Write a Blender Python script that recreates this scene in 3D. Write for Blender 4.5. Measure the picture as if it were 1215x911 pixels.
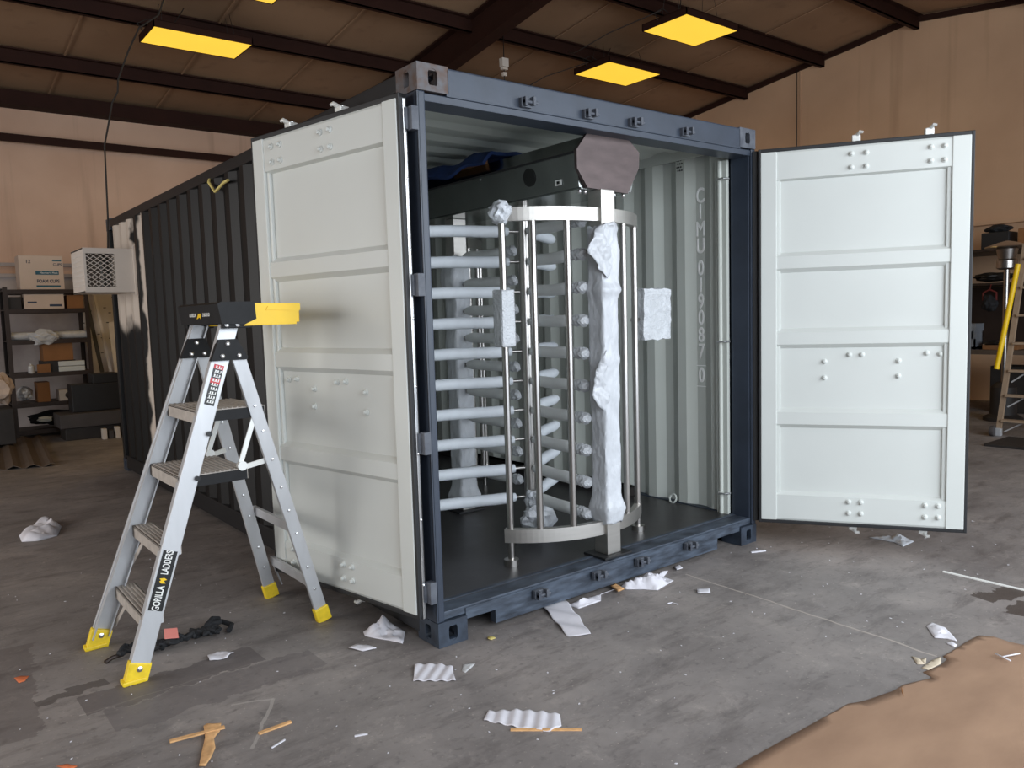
import bpy, bmesh, math, random
from mathutils import Vector, Matrix, noise

for o in list(bpy.data.objects): bpy.data.objects.remove(o, do_unlink=True)
sc = bpy.context.scene
COL = sc.collection
PI = math.pi
random.seed(7)

# ------------------------------------------------------------------ camera
cam = bpy.data.cameras.new('camera'); co = bpy.data.objects.new('camera', cam); COL.objects.link(co)
CAM = Vector((-1.8512, -2.9348, 1.5069)); YAW, PITCH, ROLL = 0.668641, -0.088863, -0.029710
Fw = Vector((math.sin(YAW)*math.cos(PITCH), math.cos(YAW)*math.cos(PITCH), math.sin(PITCH)))
R0 = Vector((math.cos(YAW), -math.sin(YAW), 0)); U0 = R0.cross(Fw)
Rr = math.cos(ROLL)*R0 + math.sin(ROLL)*U0; Ur = -math.sin(ROLL)*R0 + math.cos(ROLL)*U0
co.matrix_world = Matrix(((Rr.x, Ur.x, -Fw.x, CAM.x), (Rr.y, Ur.y, -Fw.y, CAM.y), (Rr.z, Ur.z, -Fw.z, CAM.z), (0, 0, 0, 1)))
cam.sensor_fit = 'HORIZONTAL'; cam.sensor_width = 36.0; cam.lens = 933.0/1215*36; cam.clip_start = 0.05
sc.camera = co

# ------------------------------------------------------------------ world, daylight through the two open doorways, exposure
w = bpy.data.worlds.new('sky'); sc.world = w; w.use_nodes = True
bg = w.node_tree.nodes['Background']; bg.inputs[0].default_value = (0.62, 0.78, 1.0, 1); bg.inputs[1].default_value = 1.2
def area(name, loc, rot, sx, sy, watts, colr):
    l = bpy.data.lights.new(name, 'AREA'); l.shape = 'RECTANGLE'; l.size = sx; l.size_y = sy; l.energy = watts; l.color = colr
    o = bpy.data.objects.new(name, l); COL.objects.link(o); o.location = loc; o.rotation_euler = rot
    return o
area('front_doorway_daylight', (2.0, -5.3, 2.5), (1.12, 0, 0), 9.0, 3.4, 520, (0.91, 0.96, 1.0))
area('side_doorway_daylight', (-7.35, 2.6, 1.9), (1.12, 0, -PI/2), 5.0, 3.4, 290, (1.0, 0.93, 0.85))
vs = sc.view_settings
sc.display_settings.display_device = 'sRGB'
vs.view_transform = 'Standard'; vs.look = 'None'; vs.exposure = 0.0; vs.gamma = 1.0; vs.use_curve_mapping = False

# ------------------------------------------------------------------ materials
def srgb(r, g, b):
    f = lambda c: (c/255/12.92) if c/255 <= 0.04045 else ((c/255+0.055)/1.055)**2.4
    return (f(r), f(g), f(b), 1)
def mat(name, c, rough=0.6, metal=0.0, var=0.12, scale=6.0, bump=0.0, bscale=40.0, c2=None, stretch=None, spec=0.5, trans=0.0, obj=True):
    m = bpy.data.materials.new(name); m.use_nodes = True
    nt = m.node_tree; b = nt.nodes['Principled BSDF']
    b.inputs['Roughness'].default_value = rough; b.inputs['Metallic'].default_value = metal
    b.inputs['Specular IOR Level'].default_value = spec
    if trans: b.inputs['Subsurface Weight'].default_value = trans; b.inputs['Subsurface Radius'].default_value = (.02, .02, .02)
    tc = nt.nodes.new('ShaderNodeTexCoord'); mp = nt.nodes.new('ShaderNodeMapping')
    nt.links.new(tc.outputs['Object'], mp.inputs[0])
    if stretch: mp.inputs['Scale'].default_value = stretch
    n = nt.nodes.new('ShaderNodeTexNoise'); n.inputs['Scale'].default_value = scale; n.inputs['Detail'].default_value = 6
    nt.links.new(mp.outputs[0], n.inputs[0])
    r = nt.nodes.new('ShaderNodeValToRGB'); r.color_ramp.elements[0].position = 0.3; r.color_ramp.elements[1].position = 0.7
    d = c2 if c2 else tuple(x*(1-var) for x in c[:3])+(1,)
    u = tuple(min(1, x*(1+var)) for x in c[:3])+(1,)
    r.color_ramp.elements[0].color = d; r.color_ramp.elements[1].color = c if c2 else u
    nt.links.new(n.outputs[0], r.inputs[0]); nt.links.new(r.outputs[0], b.inputs['Base Color'])
    if bump:
        n2 = nt.nodes.new('ShaderNodeTexNoise'); n2.inputs['Scale'].default_value = bscale; n2.inputs['Detail'].default_value = 4
        nt.links.new(mp.outputs[0], n2.inputs[0])
        bp = nt.nodes.new('ShaderNodeBump'); bp.inputs['Strength'].default_value = bump; bp.inputs['Distance'].default_value = 0.01
        nt.links.new(n2.outputs[0], bp.inputs['Height']); nt.links.new(bp.outputs[0], b.inputs['Normal'])
    return m
def emis(name, c, s):
    m = bpy.data.materials.new(name); m.use_nodes = True; nt = m.node_tree
    b = nt.nodes['Principled BSDF']; b.inputs['Base Color'].default_value = (.5, .4, .2, 1)
    tc = nt.nodes.new('ShaderNodeTexCoord'); n = nt.nodes.new('ShaderNodeTexNoise'); n.inputs['Scale'].default_value = 3
    nt.links.new(tc.outputs['Object'], n.inputs[0])
    r = nt.nodes.new('ShaderNodeValToRGB'); r.color_ramp.elements[0].color = tuple(x*.85 for x in c[:3])+(1,); r.color_ramp.elements[1].color = c
    nt.links.new(n.outputs[0], r.inputs[0]); nt.links.new(r.outputs[0], b.inputs['Emission Color']); b.inputs['Emission Strength'].default_value = s
    return m
def N(nt, t, **k):
    n = nt.nodes.new(t)
    for a, v in k.items(): setattr(n, a, v)
    return n
def math_n(nt, op, a, b=None, c=None):
    n = nt.nodes.new('ShaderNodeMath'); n.operation = op
    for i, v in enumerate((a, b, c)):
        if v is None: continue
        if isinstance(v, (int, float)): n.inputs[i].default_value = v
        else: nt.links.new(v, n.inputs[i])
    return n.outputs[0]
def mixc(nt, fac, a, b):
    n = nt.nodes.new('ShaderNodeMix'); n.data_type = 'RGBA'
    for i, v in ((0, fac), (6, a), (7, b)):
        if isinstance(v, (int, float, tuple)): n.inputs[i].default_value = v
        else: nt.links.new(v, n.inputs[i])
    return n.outputs[2]

M = {}
M['navy'] = mat('navy paint', srgb(50, 58, 71), .42, var=.18, scale=5, bump=.05)
M['navy_worn'] = mat('worn navy paint', srgb(56, 66, 80), .5, scale=14, c2=srgb(36, 42, 52), bump=.12, bscale=30)
M['black_side'] = mat('black side frame paint', srgb(20, 20, 22), .5, var=.2, scale=6, bump=.05)
M['casting'] = mat('scuffed casting paint', srgb(92, 96, 104), .55, scale=16, c2=srgb(58, 62, 72), bump=.2, bscale=30)
M['rusty'] = mat('rusty scuffed casting', srgb(92, 92, 96), .6, scale=22, c2=srgb(84, 62, 50), bump=.3, bscale=30)
M['offwhite'] = mat('off white door paint', srgb(206, 209, 205), .42, var=.02, scale=2.5)
M['inwall'] = mat('pale grey interior paint', srgb(200, 204, 197), .45, var=.03, scale=2)
M['rubber'] = mat('black rubber', srgb(28, 28, 30), .55, var=.15)
M['steel'] = mat('brushed stainless steel', (.44, .42, .40, 1), .29, 1.0, var=.05, scale=30, stretch=(1, 1, .05))
M['band_steel'] = mat('satin stainless band', (.52, .50, .47, 1), .45, 1.0, var=.06, scale=30, stretch=(.1, .1, 1))
M['plate_steel'] = mat('dull film covered steel plate', srgb(86, 75, 74), .45, .6, var=.2, scale=6, stretch=(1, 1, 3))
M['header_steel'] = mat('dark reflective steel', (.26, .27, .265, 1), .17, 1.0, var=.12, scale=4)
M['chrome'] = mat('bright zinc', (.75, .75, .75, 1), .3, 1.0, var=.08, scale=20)
M['zinc_white'] = mat('pale painted lug', srgb(222, 222, 218), .4, .3, var=.05)
M['foam'] = mat('grey white foam sleeve', srgb(205, 210, 216), .6, var=.06, scale=9, bump=.06, bscale=60)
M['foam_lightened'] = mat('foam sleeve lightened against shade', srgb(220, 222, 222), .7, var=.05, scale=9, bump=.06, bscale=60)  # same foam, colour lightened to offset the shade inside the container
M['wrap'] = mat('white plastic wrap', srgb(192, 195, 200), .35, var=.08, scale=16, bump=.9, bscale=26, stretch=(1, 1, .6))
M['bubble'] = mat('bubble wrap', srgb(192, 195, 199), .25, var=.08, scale=12, bump=1.0, bscale=70)
M['sheetfoam'] = mat('white foam sheet', srgb(214, 212, 218), .55, var=.06, scale=14, bump=.08)
M['alu'] = mat('ladder aluminium', srgb(192, 193, 195), .40, .35, var=.08, scale=12, stretch=(1, 1, .2))
M['alu_dirty'] = mat('dusty ladder tread', srgb(172, 164, 156), .7, .1, var=.15, scale=20)
M['plastic_black'] = mat('black plastic', srgb(20, 20, 22), .6, var=.3, scale=18, spec=.3)
M['yellow'] = mat('yellow plastic', srgb(240, 196, 8), .45, var=.06, scale=9)
M['yellow_foot'] = mat('yellow ladder foot', srgb(238, 204, 40), .5, var=.12, scale=25)
M['number_white'] = mat('white stencil paint', srgb(253, 253, 251), .5, var=.01)
M['dull_red'] = mat('dull red', srgb(110, 40, 36), .6)
M['white'] = mat('white lettering', srgb(238, 238, 234), .5, var=.02)
M['label_black'] = mat('black label', srgb(18, 18, 18), .4, var=.05)
M['label_red'] = mat('red label', srgb(190, 30, 40), .4, var=.05)
M['dark_beam'] = mat('dark red oxide steel', srgb(46, 22, 14), .75, var=.15, scale=3, spec=.25)
M['card'] = mat('brown cardboard', srgb(162, 131, 106), .85, var=.1, scale=2.5, bump=.08, c2=srgb(140, 111, 89), stretch=(1, 2.2, 1))
M['cardbox'] = mat('cardboard box', srgb(140, 96, 58), .85, var=.12, scale=5)
M['pinkcard'] = mat('printed white carton', srgb(206, 186, 170), .8, var=.05, scale=4)
M['wood'] = mat('raw wood', srgb(206, 160, 110), .8, var=.2, scale=30, stretch=(1, 1, 1))
M['blue'] = mat('blue blanket', srgb(18, 46, 96), .85, var=.25, scale=10, bump=.2)
M['dark'] = mat('dark clutter', srgb(40, 36, 34), .6, var=.25, scale=9)
M['black_cloth'] = mat('black webbing', srgb(28, 29, 32), .8, var=.3, scale=30, bump=.3)
M['shelf'] = mat('brown black shelf steel', srgb(58, 46, 40), .5, .3, var=.15)
M['acwhite'] = mat('beige white sheet metal', srgb(206, 196, 186), .5, var=.03, scale=4)
M['ledger'] = mat('grey slab', srgb(66, 62, 62), .7, var=.15)
M['peg'] = mat('pegboard', srgb(206, 198, 190), .7, var=.05)
M['greysheet'] = mat('grey brown sheet', srgb(96, 84, 74), .6, .2, var=.1, scale=3)
M['ladwood'] = mat('pale fibreglass ladder', srgb(150, 128, 106), .6, var=.12, scale=12)
M['bin'] = mat('grey plastic bin', srgb(130, 136, 144), .5, var=.05)
M['cream'] = mat('cream paper', srgb(196, 182, 160), .8, var=.08)
M['sill'] = mat('scuffed navy sill', srgb(76, 86, 100), .55, scale=16, c2=srgb(34, 40, 50), bump=.15, bscale=30, stretch=(.5, 1, 2.5))
M['pink'] = mat('pink tag', srgb(236, 146, 136), .6, var=.05)
M['orange'] = mat('orange dry leaf', srgb(206, 110, 66), .8, var=.2)
M['clearplastic'] = mat('crinkled clear film', srgb(190, 190, 190), .2, var=.1, scale=20, bump=.6)
M['floorply'] = mat('dark plywood deck', srgb(44, 42, 43), .38, var=.25, scale=7, bump=.05)
M['tealband'] = mat('teal print', srgb(40, 92, 110), .6, var=.05)
M['navyprint'] = mat('navy print', srgb(50, 62, 84), .6, var=.05)
M['lamp'] = emis('warm diffuser', (1.0, .62, .035, 1), 1.06)
M['cable'] = mat('brown black cable', srgb(34, 28, 24), .6)
M['yellowish'] = mat('pale yellow cord', srgb(214, 196, 120), .7)

# ------------------------------------------------------------------ mesh building
class MB:
    def __init__(s): s.bm = bmesh.new()
    def add(s, bm2, T=None, mi=0):
        if T is not None: bm2.transform(T)
        vm = {}
        for v in bm2.verts: vm[v] = s.bm.verts.new(v.co)
        for f in bm2.faces:
            try:
                g = s.bm.faces.new([vm[v] for v in f.verts]); g.material_index = mi; g.smooth = f.smooth
            except ValueError: pass
        bm2.free(); return s
    def box(s, x0, x1, y0, y1, z0, z1, bev=0.0, T=None, mi=0):
        b = bmesh.new(); bmesh.ops.create_cube(b, size=1)
        for v in b.verts: v.co = Vector(((x0+x1)/2+v.co.x*(x1-x0), (y0+y1)/2+v.co.y*(y1-y0), (z0+z1)/2+v.co.z*(z1-z0)))
        if bev: bmesh.ops.bevel(b, geom=list(b.edges), offset=bev, segments=2, affect='EDGES', profile=.6)
        return s.add(b, T, mi)
    def bar(s, p, q, wx, wy, side=(0, 1, 0), bev=0.0, mi=0):
        """box section from p to q; wy measured along side, wx across"""
        p, q = Vector(p), Vector(q); d = (q-p); L = d.length; d.normalize()
        sd = Vector(side); sd = (sd - d*sd.dot(d)).normalized(); x = sd.cross(d)
        T = Matrix(((x.x, sd.x, d.x, p.x), (x.y, sd.y, d.y, p.y), (x.z, sd.z, d.z, p.z), (0, 0, 0, 1)))
        return s.box(-wx/2, wx/2, -wy/2, wy/2, 0, L, bev, T, mi)
    def tube(s, pts, r, n=12, mi=0, caps=True):
        pts = [Vector(p) for p in pts]; rs = r if isinstance(r, (list, tuple)) else [r]*len(pts)
        b = bmesh.new(); rings = []
        prev = None
        for i, p in enumerate(pts):
            t = (pts[min(i+1, len(pts)-1)]-pts[max(i-1, 0)]).normalized()
            if prev is None: prev = t.orthogonal().normalized()
            u = (prev - t*prev.dot(t)).normalized(); prev = u; v = t.cross(u)
            rings.append([b.verts.new(p+(u*math.cos(2*PI*k/n)+v*math.sin(2*PI*k/n))*rs[i]) for k in range(n)])
        for a, c in zip(rings, rings[1:]):
            for k in range(n):
                f = b.faces.new((a[k], a[(k+1) % n], c[(k+1) % n], c[k])); f.smooth = True
        if caps: b.faces.new(rings[0][::-1]); b.faces.new(rings[-1])
        return s.add(b, None, mi)
    def cyl(s, p, q, r, n=16, mi=0): return s.tube([p, q], r, n, mi)
    def lathe(s, prof, c, n=20, mi=0, T=None):
        b = bmesh.new(); rings = []
        for r, z in prof: rings.append([b.verts.new((c[0]+r*math.cos(2*PI*k/n), c[1]+r*math.sin(2*PI*k/n), c[2]+z)) for k in range(n)])
        for a, d in zip(rings, rings[1:]):
            for k in range(n):
                f = b.faces.new((a[k], a[(k+1) % n], d[(k+1) % n], d[k])); f.smooth = True
        b.faces.new(rings[0][::-1]); b.faces.new(rings[-1])
        return s.add(b, T, mi)
    def prism(s, poly, z0, z1, T=None, mi=0):
        b = bmesh.new()
        lo = [b.verts.new((x, y, z0)) for x, y in poly]; hi = [b.verts.new((x, y, z1)) for x, y in poly]
        b.faces.new(lo[::-1]); b.faces.new(hi)
        for k in range(len(poly)): b.faces.new((lo[k], lo[(k+1) % len(poly)], hi[(k+1) % len(poly)], hi[k]))
        bmesh.ops.recalc_face_normals(b, faces=b.faces)
        return s.add(b, T, mi)
    def holeplate(s, w, h, hw, hh, t, T, mi=0):
        """w x h plate (x,y) with a stadium hole hw x hh, thickness t along -z"""
        n = 32; b = bmesh.new(); o, i = [], []
        for k in range(n):
            a = 2*PI*k/n; c, sn = math.cos(a), math.sin(a)
            m = min(w/2/abs(c) if abs(c) > 1e-6 else 9, h/2/abs(sn) if abs(sn) > 1e-6 else 9)
            o.append((c*m, sn*m))
            r = min(hw, hh)/2
            if hh >= hw: i.append((c*r, sn*r+math.copysign((hh-hw)/2, sn) if abs(sn) > 1e-6 else 0))
            else: i.append((c*r+math.copysign((hw-hh)/2, c) if abs(c) > 1e-6 else 0, sn*r))
        O = [b.verts.new((x, y, 0)) for x, y in o]; I = [b.verts.new((x, y, 0)) for x, y in i]
        O2 = [b.verts.new((x, y, -t)) for x, y in o]; I2 = [b.verts.new((x, y, -t)) for x, y in i]
        # pull the outer ring to true corners
        for sx in (-1, 1):
            for sy in (-1, 1):
                k = min(range(n), key=lambda k: (o[k][0]-sx*w/2)**2+(o[k][1]-sy*h/2)**2)
                O[k].co = (sx*w/2, sy*h/2, 0); O2[k].co = (sx*w/2, sy*h/2, -t)
        for k in range(n):
            j = (k+1) % n
            b.faces.new((O[k], O[j], I[j], I[k])); b.faces.new((O2[j], O2[k], I2[k], I2[j]))
            b.faces.new((O[j], O[k], O2[k], O2[j])); b.faces.new((I[k], I[j], I2[j], I2[k]))
        return s.add(b, T, mi)
    def lump(s, c, sc_, seed=0, amp=.25, freq=2.0, sub=3, mi=0):
        b = bmesh.new(); bmesh.ops.create_icosphere(b, subdivisions=sub, radius=1)
        for v in b.verts:
            p = v.co*freq+Vector((seed*3.7, seed*1.3, seed))
            v.co = v.co*(1+amp*noise.noise(p)+amp*.5*noise.noise(p*2.7))
            v.co = Vector((c[0]+v.co.x*sc_[0], c[1]+v.co.y*sc_[1], c[2]+v.co.z*sc_[2]))
        return s.add(b, None, mi)

ORG = {}
def setp(o, label=None, cat=None, group=None, kind=None):
    if label: o['label'] = label
    if cat: o['category'] = cat
    if group: o['group'] = group
    if kind: o['kind'] = kind
    return o
def thing(name, label, cat, loc=(0, 0, 0), group=None):
    o = bpy.data.objects.new(name, None); COL.objects.link(o); o.empty_display_size = .1
    o.location = loc; ORG[o.name] = Vector(loc)
    return setp(o, label, cat, group)
def obj(name, mb, m, parent=None, label=None, origin=None, recalc=True):
    """mesh object built in world coordinates, placed under parent (or standing alone at origin)"""
    org = ORG[parent.name] if parent else Vector(origin if origin else (0, 0, 0))
    if parent is None and origin is None:
        vs_ = [v.co for v in mb.bm.verts]
        org = Vector(((min(v.x for v in vs_)+max(v.x for v in vs_))/2, (min(v.y for v in vs_)+max(v.y for v in vs_))/2, min(v.z for v in vs_)))
    if recalc: bmesh.ops.recalc_face_normals(mb.bm, faces=mb.bm.faces)
    mb.bm.transform(Matrix.Translation(-org))
    me = bpy.data.meshes.new(name)
    for e in mb.bm.edges:
        if len(e.link_faces) == 2 and e.calc_face_angle(0) > .75: e.smooth = False
    mb.bm.to_mesh(me); mb.bm.free()
    for x in (m if isinstance(m, (list, tuple)) else [m]): me.materials.append(x)
    o = bpy.data.objects.new(name, me); COL.objects.link(o)
    if parent: o.parent = parent
    else: o.location = org
    ORG[o.name] = org
    if label: o['label'] = label
    return o
def alone(name, mb, m, label, cat, group=None, kind=None):
    return setp(obj(name, mb, m), label, cat, group, kind)
def struct(name, mb, m): return setp(obj(name, mb, m, None, None, (0, 0, 0)), kind='structure')
def kids(o): return [c for c in bpy.data.objects if c.parent == o]
def copy_tree(o, parent=None):
    c = o.copy(); COL.objects.link(c)
    if parent: c.parent = parent
    for ch in kids(o): copy_tree(ch, c)
    return c
def again(o, off):
    """another of the same part, shifted"""
    c = o.copy(); COL.objects.link(c); c.location = o.location + Vector(off); ORG[c.name] = ORG[o.name]+Vector(off)
    for ch in kids(o):
        d = ch.copy(); COL.objects.link(d); d.parent = c
    return c
def text(name, body, size, m, parent, T, ex=.0008, align='CENTER', sx=1.0, bold=0.0):
    cu = bpy.data.curves.new(name, 'FONT'); cu.body = body; cu.size = size; cu.extrude = ex; cu.align_x = align; cu.align_y = 'CENTER'; cu.bevel_depth = bold; cu.bevel_resolution = 1
    t = bpy.data.objects.new('tmp', cu); COL.objects.link(t)
    dg = bpy.context.evaluated_depsgraph_get(); me = bpy.data.meshes.new_from_object(t.evaluated_get(dg))
    bpy.data.objects.remove(t)
    me.transform(Matrix.Diagonal((sx, 1, 1, 1))); me.transform(T)
    me.transform(Matrix.Translation(-ORG[parent.name]) if parent else Matrix())
    me.materials.clear(); me.materials.append(m); me.name = name
    o = bpy.data.objects.new(name, me); COL.objects.link(o); o.parent = parent; ORG[o.name] = ORG[parent.name]
    return o
def frame(x, y, z, p):
    x, y, z, p = Vector(x), Vector(y), Vector(z), Vector(p)
    return Matrix(((x.x, y.x, z.x, p.x), (x.y, y.y, z.y, p.y), (x.z, y.z, z.z, p.z), (0, 0, 0, 1)))
D = dict(
 foam_hinge=[(-0.164, 0.414), (-0.096, 0.438), (-0.028, 0.474), (0.034, 0.494), (0.031, 0.445), (0.128, 0.423), (0.096, 0.335), (0.031, 0.273), (-0.092, 0.166), (-0.121, 0.237), (-0.159, 0.307), (-0.182, 0.365)],
 scrap_hinge=[(-0.31, 0.279), (-0.262, 0.286), (-0.229, 0.248), (-0.221, 0.181), (-0.272, 0.21)],
 ribbed_square=[(-0.254, -0.194), (-0.168, -0.067), (-0.087, -0.133), (-0.06, -0.195), (-0.123, -0.311)],
 clear_scrap=[(-0.048, -0.25), (-0.006, -0.198), (0.038, -0.23), (0.002, -0.251), (-0.047, -0.274)],
 leaf=[(0.235, -0.053), (0.256, -0.045), (0.269, -0.062), (0.261, -0.081), (0.233, -0.087), (0.225, -0.07)],
 ribbed_oval=[(-0.222, -0.642), (-0.169, -0.602), (-0.078, -0.666), (-0.02, -0.735), (0.019, -0.799), (-0.03, -0.862), (-0.089, -0.864), (-0.147, -0.786)],
 stick_oval=[(-0.189, -0.762), (0.006, -0.932)],
 strip=[(0.681, 0.072), (0.829, 0.068), (0.717, -0.162), (0.612, -0.353), (0.523, -0.289), (0.602, -0.107)],
 strip_long=[(0.79, 0.025), (0.886, 0.085), (1.014, 0.062), (1.198, 0.078), (1.148, 0.029), (1.023, -0.007), (0.957, -0.073), (0.801, -0.073)],
 crumple_sill=[(1.185, 0.058), (1.297, 0.05), (1.468, 0.13), (1.579, 0.06), (1.475, -0.051), (1.471, -0.128), (1.292, -0.168), (1.245, -0.106), (1.177, -0.042)],
 chip=[(1.126, 0.018), (1.166, 0.025), (1.145, -0.061), (1.097, -0.064)],
 twig=[(1.178, -0.335), (1.204, -0.343), (1.206, -0.378)],
 whitebit=[(-0.639, -0.42), (-0.595, -0.437)],
 scrap_mid=[(1.444, -0.311), (1.498, -0.353), (1.455, -0.391), (1.402, -0.35)],
 scrap_sill=[(1.643, 0.011), (1.688, 0.011), (1.655, -0.041), (1.607, -0.037)],
 foam_left=[(-1.209, 3.723), (-1.149, 3.915), (-1.038, 4.005), (-0.957, 4.098), (-0.928, 3.795), (-0.997, 3.516), (-1.126, 3.464), (-1.216, 3.523)],
 scrap_door=[(3.014, -0.445), (3.115, -0.526), (3.166, -0.612), (3.121, -0.684), (2.967, -0.688), (3.018, -0.61)],
 stick_sill=[(2.208, -0.12), (2.3, -0.16)],
 white_strip=[(2.666, -1.052), (2.662, -1.491)],
 foam_right=[(1.832, -1.331), (1.89, -1.329), (1.875, -1.393), (1.804, -1.46), (1.762, -1.493), (1.76, -1.454), (1.728, -1.412)],
 foam_right2=[(1.708, -1.469), (1.739, -1.481), (1.718, -1.511), (1.69, -1.513)],
 crumb1=[(1.466, -1.431), (1.471, -1.459), (1.429, -1.501), (1.407, -1.482)],
 crumb2=[(1.462, -1.469), (1.495, -1.48), (1.423, -1.507)],
 crumb3=[(1.385, -1.509), (1.483, -1.506), (1.553, -1.514), (1.483, -1.543), (1.388, -1.536)],
 leafr=[(1.14, -1.54), (1.119, -1.558), (1.067, -1.585), (1.097, -1.563)],
 twigr1=[(1.72, -1.661), (1.691, -1.731)],
 twigr2=[(1.7, -1.696), (1.785, -1.731)],
 card=[(0.109, -1.443), (0.301, -1.438), (0.699, -1.455), (0.885, -1.464), (0.929, -1.485), (0.97, -1.498), (1.11, -1.529), (1.181, -1.529), (1.316, -1.574), (1.335, -1.571), (1.351, -1.53), (1.465, -1.549), (1.545, -1.544), (1.56, -1.52), (1.692, -1.524), (1.806, -1.525), (1.897, -1.532), (1.929, -1.579), (1.917, -1.647), (1.942, -1.771), (1.417, -2.132), (0.666, -2.19)],
 wetA=[(2.364, -1.319), (2.501, -1.335), (2.639, -1.393), (2.667, -1.49), (2.505, -1.506), (2.41, -1.46), (2.363, -1.4)],
 wetB=[(2.367, -1.457), (2.463, -1.493), (2.502, -1.556), (2.263, -1.634), (2.301, -1.549)],
 spl1=[(-1.17, -0.029), (-1.041, -0.065), (-0.985, -0.061)],
 spl2=[(-1.04, 0.007), (-1.025, 0.016), (-0.984, -0.02), (-1.004, -0.063), (-1.039, -0.106), (-1.054, -0.169), (-1.087, -0.225), (-1.118, -0.263), (-1.134, -0.25), (-1.096, -0.157), (-1.063, -0.085)],
 spl3=[(-0.898, -0.17), (-0.773, -0.168)],
 thin=[(-0.899, -0.294), (-0.841, -0.273)],
 gray_scrap=[(-0.831, 0.635), (-0.783, 0.652), (-0.724, 0.599), (-0.768, 0.557), (-0.836, 0.587)],
 strap=[(-1.137, 0.912), (-1.064, 0.908), (-0.983, 0.877), (-0.907, 0.872), (-0.824, 0.886), (-0.77, 0.883), (-0.727, 0.867)],
 tag=[(-0.933, 0.941), (-0.879, 0.918), (-0.897, 0.833), (-0.952, 0.861)],
 orange1=[(-1.536, 1.001), (-1.512, 1.005), (-1.483, 0.979), (-1.504, 0.936), (-1.526, 0.93)],
 orange2=[(-1.509, 0.091), (-1.479, 0.084), (-1.454, 0.043), (-1.478, 0.036)],
 mark1=[(-1.502, 0.695), (-1.232, 0.734), (-1.232, 0.666), (-1.496, 0.626)],
 mark2=[(-1.353, 0.611), (-0.631, 0.643), (-0.66, 0.42), (-1.368, 0.407)],
 mark3=[(-1.546, 1.433), (-1.449, 1.301), (-1.53, 0.493), (-1.565, 0.306), (-1.64, 0.451)],
 mark4=[(-1.359, 0.399), (-0.655, 0.434), (-0.297, 0.252), (-0.734, -0.6), (-1.421, 0.003)],
 crackA=[(1.609, -0.139), (1.599, -0.483), (1.582, -0.793), (1.566, -1.067), (1.556, -1.329), (1.546, -1.494)],
 crackB=[(-1.377, 0.444), (-1.079, 0.454), (-0.832, 0.449), (-0.676, 0.441)],
 sheet=[(-0.716, 10.155), (-0.239, 9.952), (-0.528, 6.829), (-1.015, 7.013)],

)

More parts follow.
